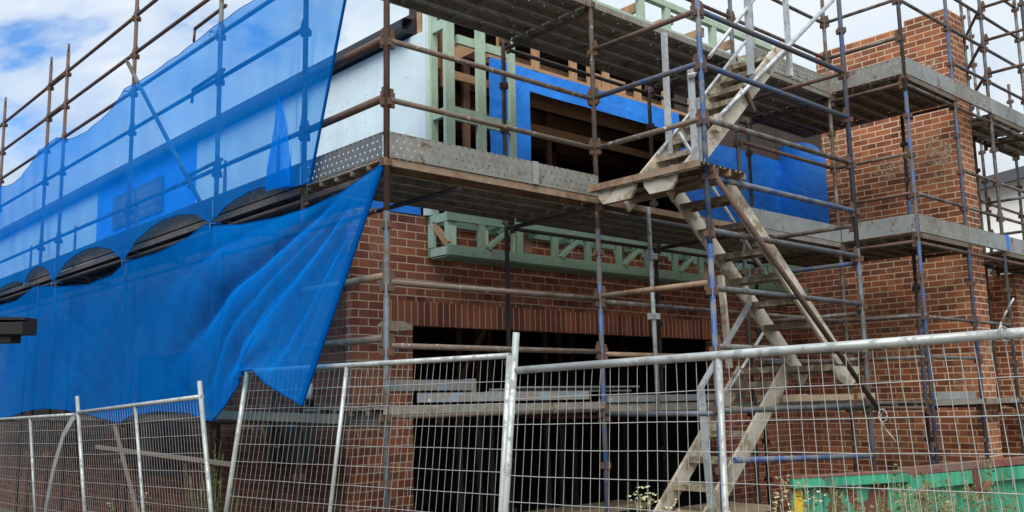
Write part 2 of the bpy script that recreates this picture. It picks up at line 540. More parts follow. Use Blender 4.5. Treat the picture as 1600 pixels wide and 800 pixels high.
def wrap_material(name, col):
    m, t, p = mat(name)
    v = wpos(t)
    f = rmp(t, noise(t, 1.4, 6, 0.62, v, 0.6), [(0.28, g(0.70)), (0.5, g(0.98)), (0.75, g(1.12))])
    t.links.new(mixc(t, 1.0, col, f, 'MULTIPLY'), p.inputs['Base Color'])
    p.inputs['Roughness'].default_value = 0.55
    bump(t, p, noise(t, 1.7, 4, 0.5, v, 1.6), 0.45, 0.06)
    return m


M['wrap'] = wrap_material('blue_building_wrap', (0.010, 0.235, 0.86))
M['wrap_shade'] = wrap_material('shade_darkened_wrap', (0.006, 0.135, 0.52))  # blue wrap again, with the recess's shade put into its colour


def ground_material():
    m, t, p = mat('building_site_dirt')
    v = wpos(t)
    c = rmp(t, noise(t, 0.9, 8, 0.7, v), [(0.3, (0.09, 0.075, 0.055)), (0.55, (0.15, 0.12, 0.09)), (0.75, (0.22, 0.18, 0.14))])
    t.links.new(c, p.inputs['Base Color'])
    p.inputs['Roughness'].default_value = 0.95
    bump(t, p, noise(t, 8.0, 6, 0.7, v), 0.6, 0.03)
    return m


M['ground'] = ground_material()


# ------------------------------------------------------------------ mesh building
class MB:
    def __init__(self):
        self.v, self.f, self.uv, self.sm = [], [], [], []
        self.second = []

    def face(self, pts, uvs=None, smooth=False):
        b = len(self.v)
        pts = [Vector(p) for p in pts]
        self.v += pts
        self.f.append(list(range(b, b + len(pts))))
        if uvs is None:
            n = (pts[1] - pts[0]).cross(pts[2] - pts[0])
            a = max(range(3), key=lambda i: abs(n[i]))
            uvs = [((p.y, p.z), (p.x, p.z), (p.x, p.y))[a] for p in pts]
        self.uv.append(uvs)
        self.sm.append(smooth)
        return self

    def box(self, a, b):
        x0, x1 = sorted((a[0], b[0]))
        y0, y1 = sorted((a[1], b[1]))
        z0, z1 = sorted((a[2], b[2]))
        P = lambda i, j, k: ((x0, x1)[i], (y0, y1)[j], (z0, z1)[k])
        for q in (((0, 0, 0), (0, 0, 1), (0, 1, 1), (0, 1, 0)), ((1, 0, 0), (1, 1, 0), (1, 1, 1), (1, 0, 1)),
                  ((0, 0, 0), (1, 0, 0), (1, 0, 1), (0, 0, 1)), ((0, 1, 0), (0, 1, 1), (1, 1, 1), (1, 1, 0)),
                  ((0, 0, 0), (0, 1, 0), (1, 1, 0), (1, 0, 0)), ((0, 0, 1), (1, 0, 1), (1, 1, 1), (0, 1, 1))):
            self.face([P(*c) for c in q])
        return self

    def beam(self, p0, p1, w, h, up=(0, 0, 1)):
        """rectangular bar from p0 to p1: w sideways, h along up"""
        p0, p1 = Vector(p0), Vector(p1)
        d = (p1 - p0).normalized()
        u = Vector(up)
        s = d.cross(u)
        if s.length < 1e-4:
            s = d.cross(Vector((0, 1, 0)))
        s.normalize()
        u = s.cross(d).normalized()
        L = (p1 - p0).length
        c = [(-w / 2, -h / 2), (w / 2, -h / 2), (w / 2, h / 2), (-w / 2, h / 2)]
        A = [p0 + s * a + u * b for a, b in c]
        B = [p1 + s * a + u * b for a, b in c]
        for i in range(4):
            j = (i + 1) % 4
            wd = w if i % 2 == 0 else h
            self.face([A[i], A[j], B[j], B[i]], [(0, 0), (0, wd), (L, wd), (L, 0)])
        self.face(A[::-1], [(0, 0), (w, 0), (w, h), (0, h)])
        self.face(B, [(0, 0), (w, 0), (w, h), (0, h)])
        return self

    def tube(self, p0, p1, r=0.024, n=10, r1=None, caps=True):
        p0, p1 = Vector(p0), Vector(p1)
        d = (p1 - p0).normalized()
        a = Vector((0, 0, 1)) if abs(d.z) < 0.9 else Vector((1, 0, 0))
        s = d.cross(a).normalized()
        u = s.cross(d)
        r1 = r if r1 is None else r1
        b = len(self.v)
        for i in range(n):
            t = 2 * math.pi * i / n
            o = s * math.cos(t) + u * math.sin(t)
            self.v += [p0 + o * r, p1 + o * r1]
        L = (p1 - p0).length
        for i in range(n):
            j = (i + 1) % n
            self.f.append([b + 2 * i, b + 2 * i + 1, b + 2 * j + 1, b + 2 * j])
            self.uv.append([(0, i / n), (L, i / n), (L, (i + 1) / n), (0, (i + 1) / n)])
            self.sm.append(True)
        if caps:
            self.f.append([b + 2 * i for i in range(n)])
            self.uv.append([(0, 0)] * n)
            self.sm.append(False)
            self.f.append([b + 2 * i + 1 for i in range(n)][::-1])
            self.uv.append([(0, 0)] * n)
            self.sm.append(False)
        return self

    def path(self, pts, r=0.01, n=6):
        for a, b in zip(pts[:-1], pts[1:]):
            self.tube(a, b, r, n)
        return self

    def extrude(self, prof, p0, p1, side, up, closed=False):
        """profile [(s,u)] swept straight from p0 to p1"""
        p0, p1, side, up = Vector(p0), Vector(p1), Vector(side), Vector(up)
        L = (p1 - p0).length
        k = len(prof)
        acc = 0.0
        for i in range(k if closed else k - 1):
            (a, b), (c, d) = prof[i], prof[(i + 1) % k]
            q = math.hypot(c - a, d - b)
            A, B = p0 + side * a + up * b, p0 + side * c + up * d
            A2, B2 = p1 + side * a + up * b, p1 + side * c + up * d
            self.face([A, A2, B2, B], [(0, acc), (L, acc), (L, acc + q), (0, acc + q)])
            acc += q
        if closed:
            self.face([p0 + side * a + up * b for a, b in prof][::-1])
            self.face([p1 + side * a + up * b for a, b in prof])
        return self

    def build(self, name, material, parent=None, origin=None):
        if parent is not None:
            o0 = Vector(parent['_o'])
        else:
            if origin is None:
                xs = [p.x for p in self.v]; ys = [p.y for p in self.v]; zs = [p.z for p in self.v]
                origin = ((min(xs) + max(xs)) / 2, (min(ys) + max(ys)) / 2, min(zs))
            o0 = Vector(origin)
        me = bpy.data.meshes.new(name)
        me.from_pydata([tuple(p - o0) for p in self.v], [], self.f)
        uvl = me.uv_layers.new(name='UVMap')
        k = 0
        for us in self.uv:
            for q in us:
                uvl.data[k].uv = q
                k += 1
        for p, s in zip(me.polygons, self.sm):
            p.use_smooth = s
        me.materials.append(material)
        if self.second:
            me.materials.append(M['fitting'])
            for a, c in self.second:
                for k in range(a, c):
                    me.polygons[k].material_index = 1
        o = bpy.data.objects.new(name, me)
        COL.objects.link(o)
        o['_o'] = tuple(o0)
        if parent is not None:
            o.parent = parent
        else:
            o.location = o0
        return o


def tag(o, label=None, cat=None, group=None, kind=None):
    for k, v in (('label', label), ('category', cat), ('group', group), ('kind', kind)):
        if v:
            o[k] = v
    return o


def thing(name, label, cat, loc, group=None):
    o = bpy.data.objects.new(name, None)
    COL.objects.link(o)
    o.location = loc
    o.empty_display_size = 0.1
    o['_o'] = tuple(loc)
    return tag(o, label, cat, group)


# ------------------------------------------------------------------ ground
gm = MB()
for a in range(-12, 12):
    for b in range(-12, 12):
        def gp(i, j):
            x, y = i * abs(i) * 4.0, j * abs(j) * 4.0
            z = 0.0
            return (x, y, z)
        gm.face([gp(a, b), gp(a + 1, b), gp(a + 1, b + 1), gp(a, b + 1)])
tag(gm.build('ground', M['ground'], origin=(0, 0, 0)), kind='structure')

# ------------------------------------------------------------------ the house
WX, WY = 5.20, 8.10            # ground floor brick faces
UX = 6.10                      # upper floor side face
RX = 13.30                     # return of the recess beside the pier
house = thing('house', 'unfinished two storey red brick house with blue wrap and open timber framing', 'house', (5.2, 8.1, 0))
T = 0.11
b = MB()
b.box((WX, WY, 0), (5.95, WY + T, 2.606))
b.box((WX, WY, 2.606), (5.58, WY + T, 2.864))
b.box((WX, WY, 2.864), (11.19, WY + T, 3.80))
b.box((11.19, WY, 0), (RX, WY + T, 3.80))
b.build('front_wall', M['brick'], house)
MB().box((5.58, WY - 0.004, 2.606), (11.19, WY + T - 0.004, 2.864))
b = MB()
for (x0, x1) in ((5.58, 11.19),):
    y = WY - 0.003
    b.face([(x0, y, 2.606), (x1, y, 2.606), (x1, y, 2.864), (x0, y, 2.864)],
           [(0.025, x0), (0.025, x1), (0.283, x1), (0.283, x0)])
    b.face([(x0, y, 2.606), (x0, y + T, 2.606), (x1, y + T, 2.606), (x1, y, 2.606)],
           [(0.02, x0), (0.13, x0), (0.13, x1), (0.02, x1)])
    b.face([(x0, y + T, 2.606), (x0, y + T, 2.864), (x1, y + T, 2.864), (x1, y + T, 2.606)])
b.build('soldier_lintel', M['brick_soldier'], house)
mb = MB()
xs = [5.5, 5.56, 5.63, 5.72, 5.80, 5.88, 5.945]
zb = [2.585, 2.56, 2.55, 2.535, 2.545, 2.55, 2.56]
zt = [2.60, 2.635, 2.65, 2.64, 2.645, 2.63, 2.615]
for i in range(6):
    mb.face([(xs[i], WY - .008, zb[i]), (xs[i + 1], WY - .008, zb[i + 1]), (xs[i + 1], WY - .008, zt[i + 1]), (xs[i], WY - .008, zt[i])])
mb.build('mortar_bed', M['mortar'], house)
# side wall of the ground floor, with two window openings
b = MB()
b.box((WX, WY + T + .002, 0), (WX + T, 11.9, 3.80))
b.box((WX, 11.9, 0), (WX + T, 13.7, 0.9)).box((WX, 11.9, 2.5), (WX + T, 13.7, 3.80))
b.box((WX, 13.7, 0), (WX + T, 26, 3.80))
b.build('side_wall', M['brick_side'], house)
wn = MB().box((WX + .03, 11.9, .9), (WX + .07, 11.96, 2.5)).box((WX + .03, 13.64, .9), (WX + .07, 13.7, 2.5)).box((WX + .03, 11.96, .9), (WX + .07, 13.64, .96)).box((WX + .03, 11.96, 2.44), (WX + .07, 13.64, 2.5)).box((WX + .03, 12.77, .96), (WX + .07, 12.83, 2.44)).build('window', M['gutter'], house)
MB().box((WX + .045, 11.96, .96), (WX + .055, 13.64, 2.44)).build('pane', M['glass'], wn)
# brick return of the recess
MB().box((RX - .001, 7.36, 0), (RX + T, WY - .002, 3.80)).build('return_wall', M['brick'], house)

# dark rooms behind the openings
b = MB()
def room(x0, x1, y0, y1, z0, z1, skip=()):
    fs = {'fl': [(x0, y0, z0), (x1, y0, z0), (x1, y1, z0), (x0, y1, z0)],
          'ce': [(x0, y0, z1), (x0, y1, z1), (x1, y1, z1), (x1, y0, z1)],
          'bk': [(x0, y1, z0), (x1, y1, z0), (x1, y1, z1), (x0, y1, z1)],
          'l': [(x0, y0, z0), (x0, y1, z0), (x0, y1, z1), (x0, y0, z1)],
          'r': [(x1, y0, z0), (x1, y0, z1), (x1, y1, z1), (x1, y1, z0)]}
    for k, q in fs.items():
        if k not in skip:
            b.face(q)
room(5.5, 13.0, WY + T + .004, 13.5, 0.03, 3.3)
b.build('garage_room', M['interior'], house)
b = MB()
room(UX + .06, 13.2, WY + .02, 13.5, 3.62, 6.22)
b.build('upper_room', M['interior'], house)
# studs seen in the garage
for i, x in enumerate((6.3, 7.0, 7.7, 8.4, 9.0, 9.5, 10.1, 10.7, 11.3, 11.9)):
    MB().box((x, 10.4 + .3 * (i % 3), 0.04), (x + .09, 10.445 + .3 * (i % 3), 3.28)).build('stud', M['stud_dim'], house)
MB().beam((8.2, 10.6, 1.5), (9.2, 10.7, 2.9), .045, .09).build('brace', M['pine_dark'], house)
# ceiling joists of the upper floor, seen from below
for k, y in enumerate((8.32, 8.72, 9.12, 9.55, 10.0, 10.5, 11.1, 11.8)):
    MB().box((6.3, y, 5.86 - .1 * (k % 2)), (13.1, y + .045, 6.05 - .1 * (k % 2))).build('joist', M['pine_dark'], house)
for k, (x, y, z0, z1) in enumerate(((6.9, 8.35, 3.64, 5.9), (9.3, 9.4, 3.64, 5.9), (10.5, 10.5, 3.64, 5.9))):
    MB().box((x, y, z0), (x + .09, y + .045, z1)).build('post', M['pine_dark'], house)
MB().beam((6.25, 8.20, 5.55), (7.05, 8.20, 6.05), .045, .14).build('rafter', M['pine'], house)
MB().box((7.3, 8.86, 5.70), (13.0, 8.905, 5.82)).build('joist', M['pine'], house)
MB().box((7.3, 8.95, 5.40), (13.0, 8.995, 5.50)).build('joist', M['pine'], house)
MB().box((6.42, 8.16, 5.35), (6.52, 8.205, 6.2)).build('stud', M['pine'], house)
MB().box((6.35, 8.28, 3.64), (6.45, 8.33, 5.9)).build('stud', M['pine_dark'], house)
MB().box((6.25, 8.22, 5.5), (7.2, 8.26, 5.6)).build('plate', M['pine'], house)

# blue building wrap on the upper front
b = MB()
wy = WY - 0.012
def wq(x0, x1, z0, z1, y=wy):
    nx = max(1, int((x1 - x0) / .25)); nz = max(1, int((z1 - z0) / .25))
    f = lambda x, z: y + .006 * math.sin(5.1 * x + 3 * z) + .006 * math.sin(11 * z - 4 * x)
    for i in range(nx):
        for j in range(nz):
            xa, xb = x0 + (x1 - x0) * i / nx, x0 + (x1 - x0) * (i + 1) / nx
            za, zb_ = z0 + (z1 - z0) * j / nz, z0 + (z1 - z0) * (j + 1) / nz
            b.face([(xa, f(xa, za), za), (xb, f(xb, za), za), (xb, f(xb, zb_), zb_), (xa, f(xa, zb_), zb_)], smooth=True)
wq(7.07, 7.72, 3.82, 5.83)
wq(7.72, 10.68, 5.54, 5.83)
b.build('wall_wrap', M['wrap'], house)
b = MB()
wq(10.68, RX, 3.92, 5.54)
b.build('recess_wrap', M['wrap_shade'], house)
# loose sheet hanging round the recess corner
b = MB()
ny = 12
def wx(k, z):
    t = k / ny
    return (RX - .02 - .12 * math.sin(t * 3.1) * (0.3 + (z - 3.5) / 2), 8.10 - t * 0.80, z)
tops = [5.76, 5.76, 5.75, 5.74, 5.74, 5.73, 5.73, 5.72, 5.71, 5.69, 5.65, 5.58, 5.46]
for k in range(ny):
    for j in range(8):
        z0a, z1a = 4.05 + (tops[k] - 4.05) * j / 8, 4.05 + (tops[k] - 4.05) * (j + 1) / 8
        z0b, z1b = 4.05 + (tops[k + 1] - 4.05) * j / 8, 4.05 + (tops[k + 1] - 4.05) * (j + 1) / 8
        b.face([wx(k, z0a), wx(k + 1, z0b), wx(k + 1, z1b), wx(k, z1a)], smooth=True)
b.build('loose_wrap', M['wrap_shade'], house)
# strip of wrap above the ground floor bricks at the corner
b = MB()
wq(WX + .02, 6.05, 3.80, 4.12, WY - .006)
b.face([(WX + .02, WY - .006, 3.8), (WX + .02, WY + .9, 3.8), (WX + .02, WY + .9, 4.12), (WX + .02, WY - .006, 4.12)])
b.face([(WX + .02, WY + .9, 3.8), (WX + .02, 26, 3.8), (WX + .02, 26, 4.05), (WX + .02, WY + .9, 4.05)])
b.build('wrap_strip', M['wrap'], house)
MB().face([(WX + .03, WY + .01, 4.1), (UX + .04, WY + .01, 4.25), (UX + .04, 26, 4.25), (WX + .03, 26, 4.04)]).build('lower_roof', M['roof'], house)

# upper side wall: pale cladding, wrapped middle, window, gutter
b = MB()
b.box((UX, 8.06, 4.0), (UX + .05, 13.7, 5.90))
b.build('side_cladding', M['panel'], house)
MB().box((UX, 18.4, 4.0), (UX + .05, 26, 5.90)).build('side_cladding', M['panel'], house)
MB().box((UX + .012, 13.702, 4.0), (UX + .06, 18.398, 5.90)).build('side_wrap', M['wrap'], house)
MB().box((UX - .012, 13.69, 4.0), (UX + .01, 13.93, 5.90)).build('corner_strip', M['panel'], house)
w = MB().box((UX - .02, 15.25, 5.02), (UX + .008, 17.5, 5.62)).build('window', M['gutter'], house)
MB().box((UX - .024, 15.33, 5.08), (UX - .021, 16.35, 5.56)).box((UX - .024, 16.45, 5.08), (UX - .021, 17.42, 5.56)).build('pane', M['glass'], w)
b = MB()
prof = [(0, 0), (0, .12), (.02, .13), (.02, .02), (.11, .02), (.11, .10), (.125, .10), (.125, 0)]
b.extrude([(-.0, 0), (-.14, 0), (-.15, .05), (-.15, .14), (-.13, .14), (-.13, .03), (0, .03)], (UX, 8.30, 5.93), (UX, 26, 5.93), (1, 0, 0), (0, 0, 1), True)
b.box((UX + .002, 8.26, 5.905), (UX + .03, 26, 6.12))
b.build('gutter', M['gutter'], house)
MB().face([(UX - .1, 8.3, 6.10), (UX - .1, 26, 6.10), (13.2, 26, 6.9), (13.2, 8.3, 6.9)]).build('roof', M['roof'], house)
MB().box((UX + .035, 8.17, 5.80), (UX + .08, 8.25, 6.35)).build('fascia_end', M['pine'], house)

# pine framing above the wrap band
for x in (7.23, 7.80, 8.47, 8.80, 9.10, 9.75, 10.35, 10.95):
    MB().box((x, WY - .01, 5.832), (x + .11, WY + .035, 6.4)).build('stud', M['pine'], house)
MB().box((7.07, WY - .005, 5.831), (10.9, WY + .04, 5.875)).build('plate', M['pine'], house)
MB().box((8.86, WY + .05, 5.9), (9.6, WY + .09, 6.08)).build('noggin', M['pine'], house)
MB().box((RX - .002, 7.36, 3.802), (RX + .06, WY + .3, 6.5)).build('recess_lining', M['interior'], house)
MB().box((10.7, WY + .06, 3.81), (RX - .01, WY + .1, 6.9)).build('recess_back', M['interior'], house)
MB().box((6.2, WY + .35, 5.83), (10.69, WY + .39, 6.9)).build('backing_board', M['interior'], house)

# parapet: green ladder frame with pine rafters behind
pf = MB().box((6.2, 8.08, 7.40), (13.25, 8.17, 7.49)).build('parapet_frame', M['green_timber'], house)
MB().box((6.2, 8.08, 6.98), (13.25, 8.17, 7.07)).build('bottom_plate', M['green_timber'], pf)
for x in (6.9, 7.9, 8.9, 9.9, 10.48, 11.6, 12.6):
    MB().box((x, 8.085, 7.072), (x + .11, 8.165, 7.398)).build('stud', M['green_timber'], pf)
for x in (8.4, 9.2, 10.0, 10.75, 11.5, 12.25, 13.0):
    MB().beam((x, 8.18, 7.30), (x + .02, 9.1, 7.30), .045, .14).build('rafter', M['pine'], pf)

# green timber box-out hanging in front of the front wall
BY = 7.70
bx = MB().box((6.14, BY, 3.33), (13.2, BY + .045, 3.435)).build('bulkhead_frame', M['green_dull'], house)
MB().box((6.14, BY, 3.70), (13.2, BY + .045, 3.79)).build('top_chord', M['green_dull'], bx)
MB().box((6.14, WY - .07, 3.34), (13.2, WY - .025, 3.44)).build('bottom_chord', M['green_dull'], bx)
MB().box((6.14, WY - .07, 3.70), (13.2, WY - .025, 3.79)).build('top_chord', M['green_dull'], bx)
MB().box((6.15, BY + .047, 3.318), (13.15, WY - .072, 3.329)).build('soffit_board', M['green_dull'], bx)
MB().box((6.14, BY + .047, 3.34), (6.185, WY - .072, 3.43)).build('end_rail', M['green_timber'], bx)
MB().box((6.14, BY + .047, 3.70), (6.185, WY - .072, 3.79)).build('end_rail', M['green_timber'], bx)
MB().box((6.135, WY - .12, 3.44), (6.18, WY - .03, 3.70)).build('end_post', M['green_timber'], bx)
MB().beam((6.16, WY - .1, 3.70), (6.16, BY + .05, 3.45), .04, .07).build('strut', M['pine'], bx)
k = 0
x = 6.55
while x < 13.0:
    MB().box((x, BY + .002, 3.436), (x + .09, BY + .043, 3.699)).build('strut', M['green_dull'], bx)
    if k % 2 == 0:
        MB().beam((x + .12, BY + .022, 3.44), (x + .47, BY + .022, 3.70), .04, .09, (0, 1, 0)).build('strut', M['green_dull'], bx)
    if k % 3 == 1:
        MB().box((x + .25, BY + .15, 3.34), (x + .36, BY + .19, 3.72)).build('hanger', M['pine_dark'], bx)
    MB().box((x + .30, BY + .046, 3.64), (x + .345, WY - .072, 3.70)).build('cross_rail', M['green_dull'], bx)
    x += 0.56
    k += 1
# studs of the box-out rising past the upper floor
for (x, w_) in ((6.145, .125), (6.60, .12), (7.09, .085)):
    MB().box((x, BY + .047, 3.436), (x + w_, BY + .092, 6.40)).build('stud', M['green_timber'], house)
MB().box((6.09, WY - .06, 3.80), (6.14, WY - .012, 6.45)).build('stud', M['panel'], house)
MB().box((6.142, WY - .10, 3.80), (6.235, WY - .03, 6.45)).build('stud', M['green_timber'], house)
MB().box((6.27, BY + .05, 4.83), (6.60, BY + .09, 4.98)).build('noggin', M['green_timber'], house)
MB().box((6.72, BY + .05, 4.82), (7.09, BY + .09, 4.96)).build('noggin', M['green_timber'], house)
MB().box((6.16, BY + .095, 4.86), (6.21, WY - .10, 4.96)).build('noggin', M['green_timber'], house)
MB().box((6.16, BY + .095, 5.86), (6.21, WY - .10, 5.98)).build('noggin', M['green_timber'], house)
MB().box((6.36, BY + .10, 5.74), (7.1, BY + .14, 5.84)).build('noggin', M['green_timber'], house)

# ------------------------------------------------------------------ brick pier
PX, PY0, PY1 = 13.30, 5.29, 7.355
pier = thing('brick_pier', 'tall orange brick pier rising past both decks on the right', 'pier', (13.5, 6.3, 0))
b = MB()
b.box((PX, PY0, 0), (PX + .50, PY1, 5.50))
b.box((PX + .001, PY0 + .001, 5.50), (PX + .499, PY1 - .001, 7.14))
b.build('shaft', M['brick_pier'], pier)
b = MB()
b.box((PX + .002, PY0 + .002, 7.142), (PX + .5, PY0 + .62, 7.226))
b.build('top_course', M['brick_pier'], pier)
b = MB()
for i, (y, z, w_, h_) in enumerate(((6.30, 5.05, .34, .20), (6.10, 6.35, .7, .26), (5.6, 5.15, .25, .28))):
    pts = []
    for q in range(12):
        a = 2 * math.pi * q / 12
        rr = random.uniform(.6, 1.1)
        pts.append((PX - .006 - .0005 * i, y + math.cos(a) * w_ * rr, z + math.sin(a) * h_ * rr))
    b = MB().face(pts)
    b.build('mortar_smear', M['smear'], pier)

# brick walls of the wing behind the pier
wing = thing('wing_wall', 'low brick wing behind the blue posts right of the tall pier', 'wall', (15.5, 6.2, 0))
MB().box((13.85, 6.5, 0), (18.2, 6.62, 3.62)).build('front_wall', M['brick_pier'], wing)
MB().box((15.6, 5.55, 0), (18.2, 6.498, 3.60)).build('end_pier', M['brick_pier'], wing)
MB().box((14.35, 6.44, .4), (15.0, 6.498, 2.5)).build('opening', M['interior'], wing)

# neighbour's white house
nb = thing('neighbouring_house', 'white rendered house with dark roof edge far behind the scaffold', 'house', (27, 10, 0))
d1 = Vector((0.74, -0.67, 0)).normalized()
back = Vector((0.67, 0.74, 0))
p0 = Vector((24.3, 11.0, 0))
q0 = p0 + d1 * 9
b = MB()
def up(p, z):
    return (p.x, p.y, z)
b.face([up(p0, 0), up(q0, 0), up(q0, 8.9), up(p0, 6.55)])
b.face([up(p0, 0), up(p0, 6.55), up(p0 + back * 8, 6.55), up(p0 + back * 8, 0)])
b.face([up(q0, 0), up(q0 + back * 8, 0), up(q0 + back * 8, 8.9), up(q0, 8.9)])
b.build('wall', M['white'], nb)
b = MB()
b.beam(up(p0 - back * .3 - d1 * .5, 6.55), up(q0 - back * .3, 9.05), .6, .28)
b.beam(up(p0 + back * 4 - d1 * .5, 6.62), up(q0 + back * 4, 9.12), 8.6, .1)
b.build('roof', M['roof'], nb)
b = MB()
f0 = p0 + d1 * .2
b.beam(up(f0 - back * .4, 5.0), up(f0 - back * .4 + d1 * 4, 5.6), .5, .18)
b.build('lower_roof', M['roof'], nb)
wq_ = MB()
a0 = p0 + d1 * 1.5 - back * .02
a1 = p0 + d1 * 2.6 - back * .02
wq_.face([up(a0, 3.4), up(a1, 3.4), up(a1, 4.5), up(a0, 4.5)])
wq_.build('window', M['glass'], nb)


# ------------------------------------------------------------------ scaffolds
PITCH = [0.22 + .5 * k for k in range(18)]


def pole(parent, x, y, z0, z1, m, r=0.0245, m_low=None, split=None, spigot=False):
    def one(a, c, mm):
        b = MB()
        b.tube((x, y, a), (x, y, c), r, 12)
        n0 = len(b.f)
        for z in PITCH:
            z = z - 0.03
            if a + .05 < z < c - .05:
                # V-pressings: four small brackets round the tube
                for dx, dy in ((1, 0), (-1, 0), (0, 1), (0, -1)):
                    cx_, cy_ = x + dx * (r + .016), y + dy * (r + .016)
                    b.box((cx_ - .014, cy_ - .014, z - .028), (cx_ + .014, cy_ + .014, z + .028))
        b.second.append((n0, len(b.f)))
        if spigot and c == z1:
            b.tube((x, y, c), (x, y, c + .14), r * .7, 10)
        return b.build('pole', mm, parent)
    if split:
        one(z0, split, m_low)
        one(split, z1, m)
    else:
        one(z0, z1, m)


def ledger(parent, p0, p1, m, r=0.0225, name='ledger', ends=True):
    p0, p1 = Vector(p0), Vector(p1)
    d = (p1 - p0).normalized()
    b = MB()
    b.tube(p0 + d * .035, p1 - d * .035, r, 10)
    n0 = len(b.f)
    if ends:
        for p, s in ((p0, 1), (p1, -1)):
            c = p + d * s * .048
            b.beam(c - Vector((0, 0, .065)), c + Vector((0, 0, .06)), .026, .05, d)
            b.beam(c + Vector((0, 0, .04)), c + Vector((0, 0, .095)), .012, .035, d)
        b.second.append((n0, len(b.f)))
    return b.build(name, m, parent)


CX, CY = 4.227, 6.095
BX, AX = 6.685, 9.13
IY = 7.37
# --- front scaffold
fs = thing('scaffold', 'rusty tube scaffold with steel decks across the garage front', 'scaffold', (CX, CY, 0))
pole(fs, CX, CY, 0, 8.3, M['rust'], m_low=M['steel_blue'], split=3.30, r=.026)
pole(fs, BX, CY, 0, 8.3, M['rust_pale'], m_low=M['blue'], split=3.42)
pole(fs, AX, CY, 0, 8.3, M['steel_blue'])
pole(fs, 11.3, CY, 0, 7.3, M['steel'])
pole(fs, 6.65, IY, 0, 6.2, M['dark'])
pole(fs, AX, IY, 0, 6.2, M['dark'])
pole(fs, 11.3, IY, 0, 6.2, M['dark'])
for x0, x1, zs in ((CX, BX, ((4.72, 'rust_pale'), (4.22, 'rust_pale'), (2.74, 'rust_pale'), (2.24, 'rust_pale'), (1.70, 'rust_pale'), (6.72, 'rust'), (6.22, 'rust'))),
                   (BX, AX, ((2.72, 'steel'), (2.22, 'plank_rust'), (1.66, 'steel_blue'), (6.72, 'rust'), (6.22, 'rust'))),
                   (AX, 11.3, ((4.22, 'rust'), (4.72, 'rust'), (2.20, 'steel_blue'), (1.66, 'steel_blue'), (2.72, 'steel'), (6.72, 'steel'), (6.22, 'steel')))):
    for z, mm in zs:
        ledger(fs, (x0, CY, z), (x1, CY, z), M[mm], name='guardrail' if z not in (1.70, 1.66) else 'ledger', r=.0235)
for x0, x1 in ((BX - .03, AX), (AX, 11.3)):
    for z in (3.62, 5.62):
        ledger(fs, (x0, IY, z), (x1, IY, z), M['dark'], ends=False)
for x, mm in ((CX, 'dark'), (BX, 'rust'), (AX, 'rust'), (11.3, 'rust')):
    for z in (1.64, 3.62, 5.62):
        ledger(fs, (x, CY, z), (x, IY, z), M[mm], name='transom')

# --- side scaffold
LY = [(7.39, 8.3, 'dark'), (9.17, 8.3, 'steel'), (11.62, 8.3, 'rust'), (14.29, 7.02, 'rust'), (15.10, 7.05, 'rust'), (17.62, 7.05, 'rust'), (20.1, 7.05, 'rust'), (22.5, 7.05, 'rust')]
LIX = 5.0
ss = thing('scaffold', 'long brown tube scaffold behind the blue netting on the left', 'scaffold', (CX, 15.0, 0))
for y, zt_, mm in LY:
    pole(ss, CX, y, 0, zt_, M[mm], spigot=zt_ < 8)
for y in (9.3, 10.62, 13.4, 16.05, 18.45, 20.9):
    pole(ss, LIX, y, 0, 4.62, M['dark'], r=.022, spigot=True)
seq = [CY] + [q[0] for q in LY]
for y0, y1 in zip(seq[:-1], seq[1:]):
    for z in ((4.24, 4.74) if y0 < 7 else (4.25, 5.23, 5.73, 6.23, 6.73)):
        if y0 < 7.0:
            ledger(ss, (CX, y0, z), (CX, y1, z), M['rust'], r=.034, name='guardrail')
        elif y0 < 9 and z > 6:
            continue
        else:
            thick = .036 if (14 < y0 < 15 and z > 5.9) else .023
            ledger(ss, (CX, y0, z), (CX, y1, z), M['rust' if z > 5 else 'steel'], r=thick, name='guardrail')
    for z in (3.60, 1.66):
        ledger(ss, (CX, y0, z), (CX, y1, z), M['dark'], ends=False)
    ledger(ss, (LIX, y0, 3.60), (LIX, y1, 3.60), M['dark'], ends=False)
ledger(ss, (CX, CY, 2.79), (CX, 7.39, 2.79), M['plank_rust'], r=.028, name='guardrail')
ledger(ss, (CX, CY, 2.30), (CX, 7.39, 2.30), M['rust_pale'], r=.030, name='guardrail')
for y in (9.17, 11.62, 14.29, 17.62, 20.1):
    ledger(ss, (CX, y, 3.62), (LIX, y, 3.62), M['dark'], name='transom')
    ledger(ss, (CX, y, 1.64), (LIX, y, 1.64), M['dark'], name='transom')
# hooked short ledgers doubled beside the second pole
for z in (6.06, 5.34, 4.36):
    b = MB()
    b.tube((CX + .05, 9.17, z), (CX + .05, 9.95, z - .02), .02, 8)
    b.tube((CX + .05, 9.95, z - .02), (CX + .05, 9.97, z - .17), .016, 8)
    b.build('hooked_bracket', M['rust'], ss)

